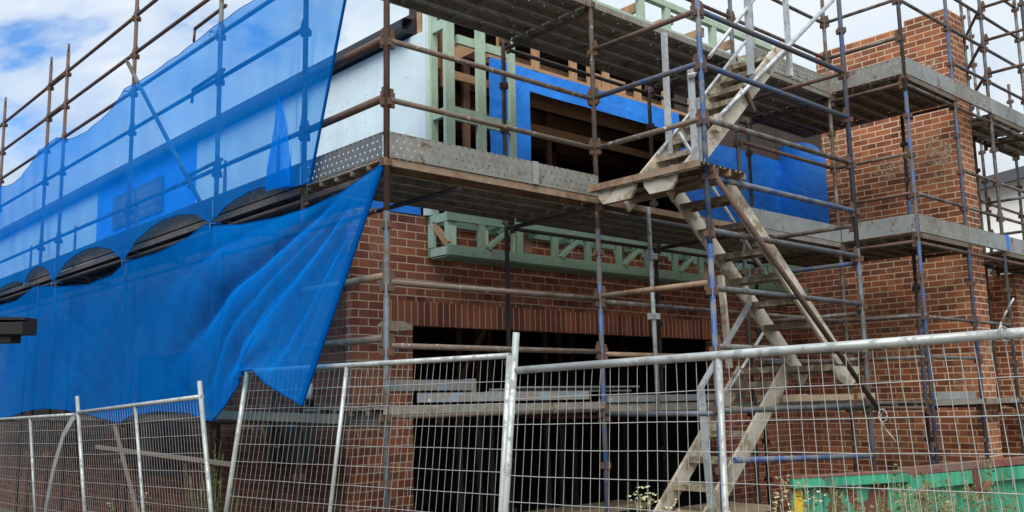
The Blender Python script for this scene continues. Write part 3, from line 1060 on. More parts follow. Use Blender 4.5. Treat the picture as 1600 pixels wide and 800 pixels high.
# --- stair tower
T1 = (6.69, 4.805)
T2 = (9.275, 4.808)
ts = thing('scaffold', 'blue painted tube tower round the zigzag stair', 'scaffold', (T1[0], T1[1], 0))
pole(ts, T1[0], T1[1], 0, 5.62, M['blue_bright'], m_low=M['blue_bright'], split=3.1)
pole(ts, T2[0], T2[1], 0, 8.0, M['blue'], m_low=M['steel_blue'], split=3.3)
for z, mm in ((5.22, 'blue'), (4.72, 'blue'), (4.22, 'steel'), (3.70, 'blue_bright'), (3.22, 'steel_blue'), (2.72, 'steel_blue'), (2.22, 'steel'), (1.68, 'steel_blue')):
    ledger(ts, (T1[0], T1[1], z), (T2[0], T2[1], z), M[mm], r=.027, name='guardrail')
ledger(ts, (6.80, 4.78, 1.27), (9.21, 4.78, 1.18), M['blue_bright'], r=.027, name='guardrail', ends=False)
for z, mm in ((5.22, 'rust'), (4.73, 'blue'), (4.22, 'rust_pale'), (2.77, 'plank_rust'), (3.66, 'rust'), (1.66, 'steel_blue')):
    ledger(ts, (BX, CY, z), (T1[0], T1[1], z), M[mm], r=.025, name='guardrail')
for z, mm in ((5.22, 'rust'), (3.55, 'steel'), (3.15, 'blue'), (2.62, 'steel'), (1.66, 'steel_blue'), (2.15, 'steel')):
    ledger(ts, (T2[0], T2[1], z), (T2[0], CY, z), M[mm], r=.024, name='guardrail')
ledger(ts, (BX, CY, 3.60), (AX, CY, 3.60), M['steel_blue'], name='ledger')
brace = MB().tube((6.70, 4.73, 3.69), (9.32, 4.72, 1.62), .026, 10).box((6.68, 4.71, 3.66), (6.74, 4.76, 3.76)).build('scaffold_brace', M['rust'])
tag(brace, 'rust brown diagonal tube lying along the middle stair flight', 'brace')
gal = MB()
gal.tube((7.34, 6.0, 3.70), (7.37, 6.0, 1.70), .022, 10)
for z in (3.2, 2.6):
    gal.box((7.31, 5.96, z - .03), (7.41, 6.04, z + .03))
tag(gal.build('steel_prop', M['galv']), 'thin upright galvanised prop with clamps below the stair landing', 'prop')

# --- scaffold round the pier and beyond
rs = thing('scaffold', 'grey and blue tube scaffold wrapping the tall brick pier', 'scaffold', (12.7, 5.07, 0))
RY = 5.07
for x, zt_, mm, ml, sp in ((11.30, 8.3, 'steel_blue', 'blue', 5.5), (12.74, 8.6, 'blue', 'blue', None), (13.95, 9.2, 'steel_blue', None, None), (15.38, 9.2, 'steel', None, None)):
    if sp:
        pole(rs, x, RY, 0, zt_, M[mm], m_low=M[ml], split=sp)
    else:
        pole(rs, x, RY, 0, zt_, M[mm])
pole(rs, 12.60, 5.735, 0, 5.6, M['dark'], m_low=M['blue'], split=4.4)
pole(rs, 14.55, 5.75, 0, 5.5, M['dark'])
pole(rs, 15.05, 5.75, 1.5, 8.4, M['steel'])
pole(rs, 16.0, 6.0, 1.5, 8.2, M['steel'])
pole(rs, 16.9, 5.8, 1.5, 7.0, M['steel_blue'])
for z in (6.22, 6.72, 7.22):
    ledger(rs, (11.30, RY, z), (11.30, CY, z), M['steel'], name='guardrail') if z < 7 else None
    ledger(rs, (11.30, RY, z), (12.74, RY, z), M['steel'], name='guardrail') if z > 6.4 and z < 7 else None
    ledger(rs, (12.74, RY, z), (13.95, RY, z), M['steel_blue'], name='guardrail')
    ledger(rs, (13.95, RY, z), (15.38, RY, z), M['steel_blue'], name='guardrail')
    ledger(rs, (13.95, RY, z + .1), (13.93, 4.35, z + .1), M['rust'], name='transom')
    ledger(rs, (13.95, RY, z + .1), (15.05, 5.75, z + .1), M['rust'], name='transom')
    ledger(rs, (14.55, 5.75, z), (15.05, 5.75, z), M['steel'], name='guardrail')
ledger(rs, (13.95, RY, 7.72), (15.38, RY, 7.72), M['steel'], name='guardrail')
ledger(rs, (13.95, RY, 7.82), (13.93, 4.35, 7.82), M['steel'], name='transom')
ledger(rs, (12.74, RY, 7.72), (13.95, RY, 7.72), M['steel'], name='guardrail')
pole(rs, 13.93, 4.50, 5.6, 9.2, M['steel_blue'])
for z, mm in ((4.72, 'rust_pale'), (4.22, 'rust')):
    ledger(rs, (11.30, RY, z), (11.30, CY, z), M[mm], name='guardrail')
for x0, x1, zs in ((11.30, 12.74, (4.22, 2.70, 2.22)), (12.74, 13.95, (4.72, 4.22, 2.70)), (13.95, 15.38, (4.72, 4.22))):
    for z in zs:
        ledger(rs, (x0, RY, z), (x1, RY, z), M['steel'], name='guardrail')
for z in (2.72, 2.22):
    ledger(rs, (11.30, RY, z), (11.30, CY, z), M['steel'], name='guardrail')
for x in (11.30, 12.74, 13.95, 15.38):
    for z in (1.62, 3.62, 5.62):
        ledger(rs, (x, RY, z), (x, {11.30: CY, 12.74: 5.72}.get(x, 5.75), z), M['rust'], name='transom')
for z in (4.72, 4.2):
    ledger(rs, (14.55, 5.75, z), (16.9, 5.8, z), M['rust_pale'], name='guardrail')
    ledger(rs, (15.38, RY, z), (15.38, 5.78, z + .0), M['steel'], name='transom')
for x0, x1 in ((11.30, 12.74), (12.74, 13.95), (13.95, 15.38)):
    ledger(rs, (x0, RY, 3.60), (x1, RY, 3.60), M['rust'], name='ledger', ends=False)
    ledger(rs, (x0, RY, 5.60), (x1, RY, 5.60), M['steel'], name='ledger', ends=False)
for z in (3.655, 5.655):
    MB().box((12.728, 5.06, z), (12.74, 7.34, z + .072)).build('deck_edge', M['plank_rust'], rs)
MB().box((13.99, 5.035, 3.76), (14.10, 5.05, 3.98)).build('blue_tape_patch', M['tape'], rs)

# ------------------------------------------------------------------ planks and toe boards
PROF = [(-.088, -.062), (-.111, -.062), (-.111, 0), (-.045, 0), (-.038, -.014), (-.026, -.014), (-.019, 0), (.019, 0), (.026, -.014),
        (.038, -.014), (.045, 0), (.111, 0), (.111, -.062), (.088, -.062)]


def plank(p0, p1, side, label, group, m='plank'):
    b = MB()
    b.extrude(PROF, p0, p1, side, (0, 0, 1))
    d = (Vector(p1) - Vector(p0)).normalized()
    L = (Vector(p1) - Vector(p0)).length
    s = Vector(side)
    k = 0.0
    while k < L:      # cross ribs under the sheet
        c = Vector(p0) + d * (k + .02)
        b.beam(c - s * .108 - Vector((0, 0, .012)), c + s * .108 - Vector((0, 0, .012)), .03, .02)
        k += max(.55, L / 3 - .015)
    return tag(b.build('scaffold_plank', M[m]), label, 'plank', group)


def deck_x(x0, x1, ys, z, label, group, m='plank'):
    for i_, y in enumerate(ys):
        if x0 == CX:
            x0 = CX - .05
        if i_ == 0 and z < 5 and x0 < 9 and m == 'plank' and z > 3:
            plank((x0 + .004, y, z), (x1 - .004, y, z), (0, 1, 0), 'rust edged outermost ' + label, None, 'plank_rust')
            continue
        plank((x0 + .004, y, z + random.uniform(-.006, .006)), (x1 - .004, y, z + random.uniform(-.006, .006)), (0, 1, 0), label, group, m)


def deck_y(y0, y1, xs, z, label, group, m='plank'):
    for x in xs:
        plank((x, y0 + .02, z + random.uniform(-.006, .006)), (x, y1 - .02, z + random.uniform(-.006, .006)), (1, 0, 0), label, group, m)


FYS = [6.182 + .243 * k for k in range(5)]
deck_x(CX, BX, FYS, 3.73, 'ribbed steel plank in the deck under the pale green studs', 'planks of the deck under the green studs')
deck_x(BX, AX, FYS, 3.73, 'ribbed steel plank in the deck behind the stair landing', 'planks of the deck behind the stair landing')
deck_x(AX, 11.3, FYS, 3.73, 'ribbed steel plank in the deck before the recessed blue wrap', 'planks of the deck before the blue wrap')
deck_x(CX, BX, FYS, 5.73, 'ribbed steel plank in the top deck above the green studs', 'planks of the top deck above the green studs')
deck_x(BX, AX, FYS, 5.73, 'ribbed steel plank in the top deck left of the upper stair flight', 'planks of the top deck beside the stair')
deck_x(AX, 11.3, FYS, 5.73, 'ribbed steel plank in the top deck between stair and pier', 'planks of the top deck between stair and pier')
deck_x(CX, BX, FYS, 1.77, 'dirty steel plank in the lowest deck before the garage opening', 'planks of the lowest deck before the garage')
deck_x(BX, AX, FYS, 1.74, 'dirty steel plank in the lowest deck behind the lower stair flight', 'planks of the lowest deck behind the stair')
deck_x(AX, 11.3, FYS, 1.72, 'dirty steel plank in the lowest deck left of the pier', 'planks of the lowest deck left of the pier')
RYS = [5.158 + .243 * k for k in range(4)]
for z, w_ in ((3.73, 'middle'), (5.73, 'top')):
    deck_x(11.3, 12.74, RYS + [6.13, 6.372, 6.615, 6.858, 7.10, 7.235] , z, f'steel plank in the {w_} deck against the left side of the pier', f'{w_} deck planks beside the pier', 'plank_brown')
    deck_x(13.95, 15.38, RYS[:3], z, f'steel plank in the {w_} deck right of the pier', f'{w_} deck planks right of the pier', 'plank_brown')
    deck_x(15.38, 16.9, RYS[:3], z - .01, f'steel plank of the {w_} deck at the right edge of the photo', f'{w_} deck planks at the right edge', 'plank_brown')
deck_x(11.3, 12.74, RYS, 1.70, 'dirty steel plank in the lowest deck against the pier foot', 'lowest deck planks at the pier foot')
deck_x(12.74, 13.95, RYS[:1], 1.70, 'single dirty steel plank passing the front of the pier foot', 'lowest deck plank before the pier')
deck_x(13.95, 15.38, RYS[:3], 1.70, 'dirty steel plank in the lowest deck right of the pier', 'lowest deck planks right of the pier')
LXS = [4.300, 4.551, 4.794]
for i, (y0, y1) in enumerate(((7.39, 9.17), (9.17, 11.62), (11.62, 14.29), (14.29, 17.62), (17.62, 20.1))):
    w_ = ('first', 'second', 'third', 'fourth', 'fifth')[i]
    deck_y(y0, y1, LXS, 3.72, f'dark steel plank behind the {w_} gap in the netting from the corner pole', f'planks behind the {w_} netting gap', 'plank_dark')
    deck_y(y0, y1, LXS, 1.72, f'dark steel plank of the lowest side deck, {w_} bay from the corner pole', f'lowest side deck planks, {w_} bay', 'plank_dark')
deck_y(CY, 7.39, [4.365 - .0], 1.735, 'dusty steel plank beside the brick corner under the net tip', 'plank under the net tip', 'plank')


def toe(p0, p1, z0, z1, outward, label, m='toe', lip=True):
    """steel plank set on edge as a toe board"""
    p0, p1 = Vector(p0), Vector(p1)
    d = (p1 - p0).normalized()
    o = Vector(outward)
    h = z1 - z0
    prof = [(-.045, .006), (-.045, 0), (0, 0), (0, h), (-.045, h), (-.045, h - .006)]
    b = MB()
    A, B_ = Vector((p0.x, p0.y, z0)), Vector((p1.x, p1.y, z0))
    A += d * .004
    B_ -= d * .004
    b.extrude(prof, A, B_, o, (0, 0, 1))
    return tag(b.build('toe_board', M[m]), label, 'toe board')


toe((CX, CY - .035, 0), (5.83, CY - .035, 0), 3.735, 3.945, (0, -1, 0), 'punched grey toe board right of the corner pole under the green studs')
toe((5.83, CY - .030, 0), (BX, CY - .030, 0), 3.735, 3.943, (0, -1, 0), 'punched grey toe board left of the pale rusty pole')
MB_ = MB().box((5.80, CY - .055, 3.735), (5.86, CY - .04, 3.945))
tag(MB_.build('toe_board_clip', M['toe_plain']), 'upright pale clip joining two toe boards', 'clip')
toe((CX - .035, CY, 0), (CX - .035, 7.39, 0), 3.735, 3.945, (-1, 0, 0), 'dark punched toe board between corner pole and netting', 'toe_dark')
for i, (y0, y1) in enumerate(((7.39, 9.17), (9.17, 11.62), (11.62, 14.29), (14.29, 17.62), (17.62, 20.1))):
    w_ = ('first', 'second', 'third', 'fourth', 'fifth')[i]
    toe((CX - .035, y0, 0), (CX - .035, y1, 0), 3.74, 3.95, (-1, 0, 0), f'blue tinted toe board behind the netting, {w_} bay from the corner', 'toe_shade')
toe((AX, CY - .03, 0), (11.3, CY - .03, 0), 3.735, 3.95, (0, -1, 0), 'plain pale toe board below the recessed blue wrap', 'toe_plain')
toe((9.35, CY - .03, 0), (11.3, CY - .03, 0), 5.735, 5.955, (0, -1, 0), 'punched toe board of the top deck beside the upper stair flight')
toe((11.27, RY, 0), (11.27, CY - .05, 0), 5.735, 5.955, (-1, 0, 0), 'punched top toe board facing left below the pier head')
toe((11.27, RY, 0), (11.27, CY - .05, 0), 3.735, 3.955, (-1, 0, 0), 'plain middle toe board facing left beside the pier', 'toe_plain')
toe((11.3, RY - .03, 0), (12.74, RY - .03, 0), 5.735, 5.955, (0, -1, 0), 'plain top toe board across the front of the pier', 'toe_plain')
toe((12.74, RY - .032, 0), (13.95, RY - .032, 0), 5.735, 5.955, (0, -1, 0), 'punched top toe board just right of the pier')
toe((13.95, RY - .03, 0), (15.38, RY - .03, 0), 5.735, 5.955, (0, -1, 0), 'plain top toe board below the grey rails at the right', 'toe_plain')
toe((15.38, RY - .03, 0), (16.9, RY - .03, 0), 5.735, 5.955, (0, -1, 0), 'plain top toe board cut by the right edge of the photo', 'toe_plain')
toe((11.3, RY - .03, 0), (12.74, RY - .03, 0), 3.735, 3.955, (0, -1, 0), 'dusty punched middle toe board across the front of the pier')
toe((12.74, RY - .032, 0), (13.95, RY - .032, 0), 3.735, 3.955, (0, -1, 0), 'plain middle toe board ending at the blue tape', 'toe_plain')
toe((13.95, RY - .03, 0), (15.38, RY - .03, 0), 3.735, 3.955, (0, -1, 0), 'plain middle toe board right of the blue tape', 'toe_plain')
toe((15.38, RY - .03, 0), (16.9, RY - .03, 0), 3.735, 3.955, (0, -1, 0), 'plain middle toe board cut by the right edge of the photo', 'toe_plain')
toe((14.2, 6.05, 0), (15.9, 6.05, 0), 4.98, 5.20, (0, -1, 0), 'punched grey board of the far scaffold behind the blue post')


# things lying on the lowest deck
def slab(name, a, c, m, label, cat):
    return tag(MB().box(a, c).build(name, m), label, cat)


slab('steel_channel', (4.55, 6.10, 1.80), (6.50, 6.14, 1.875), M['channel'], 'pale steel board on edge left of the blue grey pole, lowest deck', 'board')
slab('steel_channel', (6.75, 6.10, 1.765), (9.0, 6.14, 1.83), M['channel'], 'pale steel board on edge behind the lower stair, lowest deck', 'board')
bb = MB().box((4.62, 6.50, 1.90), (5.42, 6.62, 1.99)).box((5.42, 6.49, 1.84), (5.46, 6.63, 2.0))
tag(bb.build('metal_box', M['channel']), 'flat grey blue metal box on the plank by the brick corner', 'box')
for i, (x0, x1, z, y) in enumerate(((5.6, 7.5, 1.872, 6.45), (5.7, 7.3, 1.895, 6.5), (5.9, 7.6, 1.912, 6.42))):
    tag(MB().box((x0, y, z), (x1, y + .09, z + .016)).build('timber_batten', M['toe_plain']),
        'thin pale batten in the small pile on the lowest deck', 'batten', 'battens on the lowest deck')
for i, (x, y) in enumerate(((9.55, 5.3), (10.4, 5.4), (11.7, 5.2), (9.9, 5.5))):
    tag(MB().box((x, y + .9, 1.735), (x + .24, y + 1.01, 1.81)).build('loose_brick', M['brick_pier' if i % 2 else 'mortar']),
        'loose brick lying on the lowest deck near the pier', 'brick', 'loose bricks on the lowest deck')
slab('timber_board', (11.5, 5.12, 1.71), (12.7, 5.16, 1.80), M['toe_plain'], 'pale board on edge crossing the pier foot', 'board')
slab('timber_board', (9.6, 6.0, 1.73), (11.2, 6.05, 1.80), M['wood_old'], 'weathered board on edge left of the pier foot', 'board')
slab('sole_board', (6.6, 5.6, .64), (8.6, 6.2, .70), M['wood_old'], 'tan timber board at the foot of the stair', 'board')
slab('site_plank', (5.6, 6.9, .62), (8.2, 7.3, .68), M['wood_old'], 'dusty brown plank low inside the garage front', 'plank')

# ------------------------------------------------------------------ stairs


def stair(label, xa, za, xb, zb_, y0, y1, n):
    """two stringers from (xa,za) to (xb,zb) with level treads between them"""
    st = thing('stair_flight', label, 'stairs', ((xa + xb) / 2, (y0 + y1) / 2, min(za, zb_)))
    for y in (y0, y1):
        MB().beam((xa, y, za), (xb, y, zb_), .032, .175).build('stringer', M['alu'], st)
    for k in range(n):
        t = (k + .5) / n
        x, z = xa + (xb - xa) * t, za + (zb_ - za) * t
        b = MB()
        b.box((x - .10, y0 + .018, z - .012), (x + .10, y1 - .018, z + .012))
        b.box((x - .10, y0 + .018, z - .045), (x - .085, y1 - .018, z - .013))
        b.box((x + .085, y0 + .018, z - .045), (x + .10, y1 - .018, z - .013))
        b.build('tread', M['tread'], st)
    return st


s1 = stair('lowest aluminium stair flight rising from behind the weeds', 6.75, .08, 8.90, 2.06, 5.50, 6.06, 8)
s2 = stair('middle aluminium stair flight with a rusty tube along it', 7.14, 3.72, 9.20, 1.95, 4.92, 5.48, 8)
s3 = stair('upper aluminium stair flight climbing to the top deck', 7.05, 3.70, 9.22, 5.69, 5.50, 6.06, 9)
# handrails and posts
MB().tube((7.80, 5.44, 4.57), (10.35, 5.44, 6.56), .026, 10).build('handrail', M['galv'], s3)
MB().beam((7.78, 5.44, 4.44), (7.83, 5.44, 4.62), .05, .07).build('handrail_bracket', M['alu'], s3)
MB().tube((7.55, 6.02, 4.28), (9.30, 6.02, 5.95), .018, 8).build('handrail', M['galv'], s3)
MB().tube((7.75, 5.46, 5.22), (9.0, 5.46, 6.45), .022, 8).build('handrail', M['galv'], s3)
MB().beam((7.44, 5.46, 3.90), (7.43, 5.46, 5.03), .05, .05).build('post', M['galv'], s3)
MB().beam((7.56, 5.46, 3.90), (7.55, 5.46, 4.75), .05, .05).build('post', M['galv'], s3)
MB().beam((7.38, 5.42, 4.93), (7.55, 5.50, 5.06), .07, .03).build('post_cap', M['galv'], s3)
MB().beam((7.755, 6.02, 4.10), (7.755, 6.02, 5.66), .05, .05).build('post', M['galv'], s3)
MB().beam((8.50, 5.46, 5.20), (8.52, 5.46, 6.6), .06, .05).build('post', M['galv'], s3)
MB().beam((9.29, 5.46, 5.36), (9.29, 5.46, 6.9), .05, .05).build('post', M['galv'], s3)
MB().beam((8.75, 5.58, 5.6), (8.76, 5.58, 6.8), .035, .035).build('post', M['galv'], s3)
b = MB().beam((8.35, 5.46, 5.05), (8.52, 5.46, 4.80), .03, .05)
b.build('hook', M['rust'], s3)
MB().tube((7.25, 5.5, 4.35), (8.62, 5.5, 3.05), .018, 8).build('handrail', M['galv'], s2)
MB().beam((8.16, 5.42, 2.72), (7.28, 5.42, 1.88), .05, .03).build('handrail', M['galv'], s1)
MB().tube((9.30, 6.02, 2.50), (8.60, 6.02, 1.88), .018, 8).build('handrail', M['galv'], s1)
MB().beam((7.26, 5.40, 1.90), (7.33, 5.40, .8), .05, .05).build('post', M['galv'], s1)
MB().beam((8.55, 6.02, 3.1), (8.62, 6.02, 2.1), .06, .05).build('post', M['alu'], s1)
# landings
l1 = thing('stair_landing', 'rust edged landing plank platform beside the blue pole', 'landing', (6.7, 5.3, 3.7))
for k in range(3):
    b = MB()
    b.extrude(PROF, (6.58 + .235 * k, 4.72, 3.785), (6.58 + .235 * k, 5.98, 3.785), (1, 0, 0), (0, 0, 1))
    b.build('deck_board', M['wood_old' if k else 'tread'], l1)
MB().box((6.455, 4.70, 3.735), (6.468, 6.0, 3.795)).build('edge_strip', M['plank_rust'], l1)
for y0, y1 in ((5.45, 5.92), (4.98, 5.36)):
    b = MB()
    b.extrude([(y0, 3.725), (y1, 3.725), (y1 - .015, 3.67), (y1 - .07, 3.60), (y0 + .07, 3.60), (y0 + .015, 3.67)], (6.50, 0, 0), (6.53, 0, 0), (0, 1, 0), (0, 0, 1), True)
    b.build('hook_bracket', M['alu'], l1)
l2 = thing('stair_landing', 'pale landing platform below the middle flight by the second blue pole', 'landing', (9.0, 5.4, 2.0))
for k in range(2):
    b = MB()
    b.extrude(PROF, (8.92 + .235 * k, 4.88, 2.10), (8.92 + .235 * k, 6.02, 2.10), (1, 0, 0), (0, 0, 1))
    b.build('deck_board', M['tread'], l2)
b = MB()
b.extrude([(8.72, 2.08), (9.24, 2.08), (9.16, 1.94), (9.08, 1.90), (8.88, 1.90), (8.80, 1.94)], (0, 4.86, 0), (0, 4.89, 0), (1, 0, 0), (0, 0, 1), True)
b.build('hook_bracket', M['alu'], l2)

# ------------------------------------------------------------------ prop tied over the netting
pr = MB()
pr.tube((4.172, 11.70, 6.11), (4.172, 9.30, 3.80), .024, 10)
pr.tube((4.172, 11.70, 6.11), (4.172, 11.74, 6.15), .018, 8)
tag(pr.build('raking_tube', M['steel']), 'slanting grey tube tied across the front of the upper netting', 'tube')


# ------------------------------------------------------------------ debris netting
def cr(pts, t):
    """Catmull-Rom through pts at parameter t in 0..len-1"""
    i = min(int(t), len(pts) - 2)
    f = t - i
    p0, p1, p2, p3 = pts[max(i - 1, 0)], pts[i], pts[i + 1], pts[min(i + 2, len(pts) - 1)]
    return tuple(.5 * (2 * b_ + (c - a) * f + (2 * a - 5 * b_ + 4 * c - d) * f * f + (3 * b_ - a - 3 * c + d) * f ** 3)
                 for a, b_, c, d in zip(p0, p1, p2, p3))


def lin(pts, t):
    i = min(int(t), len(pts) - 2)
    f = t - i
    return tuple(a + (c - a) * f for a, c in zip(pts[i], pts[i + 1]))


def sheet(name, top, bot, per, nv, disp, m, label):
    """net between two edge curves given station by station: (x, y, z)"""
    n = (len(top) - 1) * per
    grid = []
    for i in range(n + 1):
        t = i / per
        a, c = Vector(lin(top, t)), Vector(lin(bot, t))
        colm = []
        for j in range(nv + 1):
            s = j / nv
            p = a.lerp(c, s)
            p.x += disp(p.y, p.z, i / n, s)
            colm.append(p)
        grid.append(colm)
    me = bpy.data.meshes.new(name)
    o0 = Vector((4.16, 9.0, bot[0][2]))
    vs = [tuple(p - o0) for c in grid for p in c]
    fs_ = [[i * (nv + 1) + j, i * (nv + 1) + j + 1, (i + 1) * (nv + 1) + j + 1, (i + 1) * (nv + 1) + j] for i in range(n) for j in range(nv)]
    me.from_pydata(vs, [], fs_)
    uvl = me.uv_layers.new(name='UVMap')
    for p in me.polygons:
        p.use_smooth = True
        for li in p.loop_indices:
            v = me.vertices[me.loops[li].vertex_index].co
            uvl.data[li].uv = (v.y, v.z)
    me.materials.append(m)
    o = bpy.data.objects.new(name, me)
    COL.objects.link(o)
    o.location = o0
    o['_o'] = tuple(o0)
    tag(o, label, 'netting')
    return o, grid


def ss_(e0, e1, x):
    t = max(0, min(1, (x - e0) / (e1 - e0)))
    return t * t * (3 - 2 * t)


NX = 4.12
# upper sheet: tied to the third rail, scalloped at both edges
def scallop(knots, sag, steps):
    out = []
    for (y0, z0), (y1, z1), sg in zip(knots[:-1], knots[1:], sag):
        for k in range(steps):
            t = k / steps
            out.append((y0 + (y1 - y0) * t, z0 + (z1 - z0) * t - sg * (4 * t * (1 - t)) ** .8))
    out.append(knots[-1])
    return out


ST = 6
tk = [(6.35, 5.74), (7.39, 5.74), (9.17, 5.75), (11.60, 5.73), (14.25, 5.70), (15.1, 5.69), (17.6, 5.68), (20.1, 5.68)]
tsg = [0, .0, .04, .22, .02, .27, .2]
bk = [(7.10, 3.70), (7.45, 3.70), (9.02, 3.64), (11.40, 3.55), (14.05, 3.56), (15.4, 3.70), (17.6, 3.56), (20.1, 3.56)]
bsg = [-.01, -.15, -.27, -.31, -.25, -.14, -.2]
top = [(NX, y, z) for y, z in scallop(tk, tsg, ST)]
bot = [(NX, y, z) for y, z in scallop(bk, bsg, ST)]


def disp_up(y, z, u, s):
    d = .018 * math.sin(3.1 * y + 1.2 * z) + .012 * math.sin(7.3 * y - 4.0 * z)
    # hanging gathers near the right-hand edge
    e = max(0, 1 - abs(y - 7.25) / .9)
    d += e * ss_(0.1, .9, s) * (.05 * math.sin(26 * y + 3 * z) + .03 * math.sin(47 * y))
    return (-abs(d) * .6 - .012 * math.sin(math.pi * s)) * ss_(.0, .05, u)


net1, g1 = sheet('debris_net', top, bot, 3, 30, disp_up, M['net'], 'upper blue see-through net sheet against the sky')
hm = MB()
edge = [g1[0][j] for j in range(31)]
for a, c in zip(edge[:-1], edge[1:]):
    hm.tube(a, c, .013, 6, caps=False)
hm.build('hem', M['hem'], net1)
hm = MB()
for i in range(len(g1) - 1):
    hm.tube(g1[i][-1], g1[i + 1][-1], .005, 5, caps=False)
hm.build('hem', M['hem'], net1)
hm = MB()
for i in range(len(g1) - 1):
    hm.tube(g1[i][0], g1[i + 1][0], .0035, 5, caps=False)
hm.build('hem', M['hem'], net1)
for y, z in [(q[0], q[1]) for q in tk[1:]] + [(q[0], q[1] + .02) for q in bk[2:]]:
    tie = MB()
    ring = [(4.17 + .07 * math.cos(a_ * .7854), y + .05 * math.sin(a_ * .7854), z - .02 + .012 * math.sin(a_)) for a_ in range(9)]
    tie.path(ring, .005, 5)
    tie.path([(4.10, y, z - .02), (4.085, y - .03, z - .10)], .004, 5)
    tie.build('tie', M['tape'], net1)
# doubled fold hanging beside the first pole
fd = MB()
fp = [(7.60, 4.62), (7.55, 4.55), (7.42, 4.3), (7.36, 4.0), (7.34, 3.72), (7.80, 3.74), (7.78, 3.95), (7.66, 4.3)]
c0 = (7.55, 4.1)
for (a, c) in zip(fp, fp[1:] + fp[:1]):
    fd.face([(NX - .05, a[0], a[1]), (NX - .055, c[0], c[1]), (NX - .085, c0[0], c0[1])], smooth=True)
fd.build('fold', M['net_fold'], net1)

# lower sheet: pulled out over the fence at its loose corner
lt = [(4.20, 6.11, 3.69), (4.125, 6.59, 3.53), (4.125, 7.10, 3.485), (4.125, 7.66, 3.486), (4.125, 8.41, 3.53), (4.125, 8.98, 3.61), (4.125, 9.20, 3.655),
      (4.125, 9.58, 3.58), (4.125, 10.42, 3.515), (4.125, 11.38, 3.52), (4.125, 11.78, 3.42), (4.125, 12.69, 3.39), (4.125, 13.85, 3.48), (4.125, 14.4, 3.55),
      (4.125, 15.0, 3.60), (4.125, 15.83, 3.47), (4.125, 16.9, 3.48), (4.125, 18.6, 3.56), (4.125, 20.1, 3.5)]
lb = [(3.62, 6.33, 1.80), (3.60, 6.55, 1.875), (3.58, 6.80, 1.98), (3.60, 7.05, 2.085), (3.62, 7.25, 2.08), (3.68, 7.50, 1.94), (3.80, 7.95, 1.79),
      (3.95, 8.55, 1.665), (4.10, 9.45, 1.745), (4.16, 10.30, 1.765), (4.16, 11.05, 1.72), (4.16, 11.48, 1.635), (4.16, 12.5, 1.73), (4.16, 13.4, 1.80),
      (4.16, 14.2, 1.82), (4.16, 14.9, 1.81), (4.16, 16.5, 1.67), (4.16, 18.2, 1.75), (4.16, 20.1, 1.65)]


def disp_lo(y, z, u, s):
    # long folds fanning out of the knotted corner towards the lower edge
    ay, az = y - 6.1, 3.72 - z
    ang = math.atan2(az, ay + .05)
    r = math.hypot(ay, az)
    near = ss_(.2, .9, r) * (1 - ss_(2.2, 4.6, r))
    near *= 1 - .75 * ss_(.78, 1, s)
    d = near * (.085 * (1 - abs(math.sin(ang * 8.5))) ** 1.6 - .03 + .035 * (1 - abs(math.sin(ang * 14.3 + 1))) ** 2)
    # gathers over the fence top at the tie
    q = math.hypot(y - 7.3, (z - 2.1) * .8)
    d += (1 - ss_(.1, 1.3, q)) * .012 * math.sin(math.atan2(z - 2.1, y - 7.3) * 7)
    d += .012 * math.sin(2.3 * y + 3 * z) + .008 * math.sin(5.9 * y - 2.2 * z)
    d += .010 * (1 - abs(math.sin(4.4 * y + 2.1 * z + .8 * math.sin(2 * z)))) ** 3 + .007 * (1 - abs(math.sin(3.1 * y - 5.2 * z + math.sin(1.7 * y)))) ** 3
    return d * min(1, 4 * s + .1) * ss_(.0, .035, u)


net2, g2 = sheet('debris_net', lt, lb, 10, 60, disp_lo, M['net_low'], 'lower blue net sheet draped over the wire fence')
hm = MB()
for j in range(60):
    hm.tube(g2[0][j], g2[0][j + 1], .022, 6, caps=False)
hm.build('hem', M['hem'], net2)
hm = MB()
for i in range(len(g2) - 1):
    hm.tube(g2[i][0], g2[i + 1][0], .005, 5, caps=False)
hm.build('hem', M['hem'], net2)
hm = MB()
for i in range(len(g2) - 1):
    hm.tube(g2[i][-1], g2[i + 1][-1], .006, 5, caps=False)
hm.build('hem', M['hem'], net2)


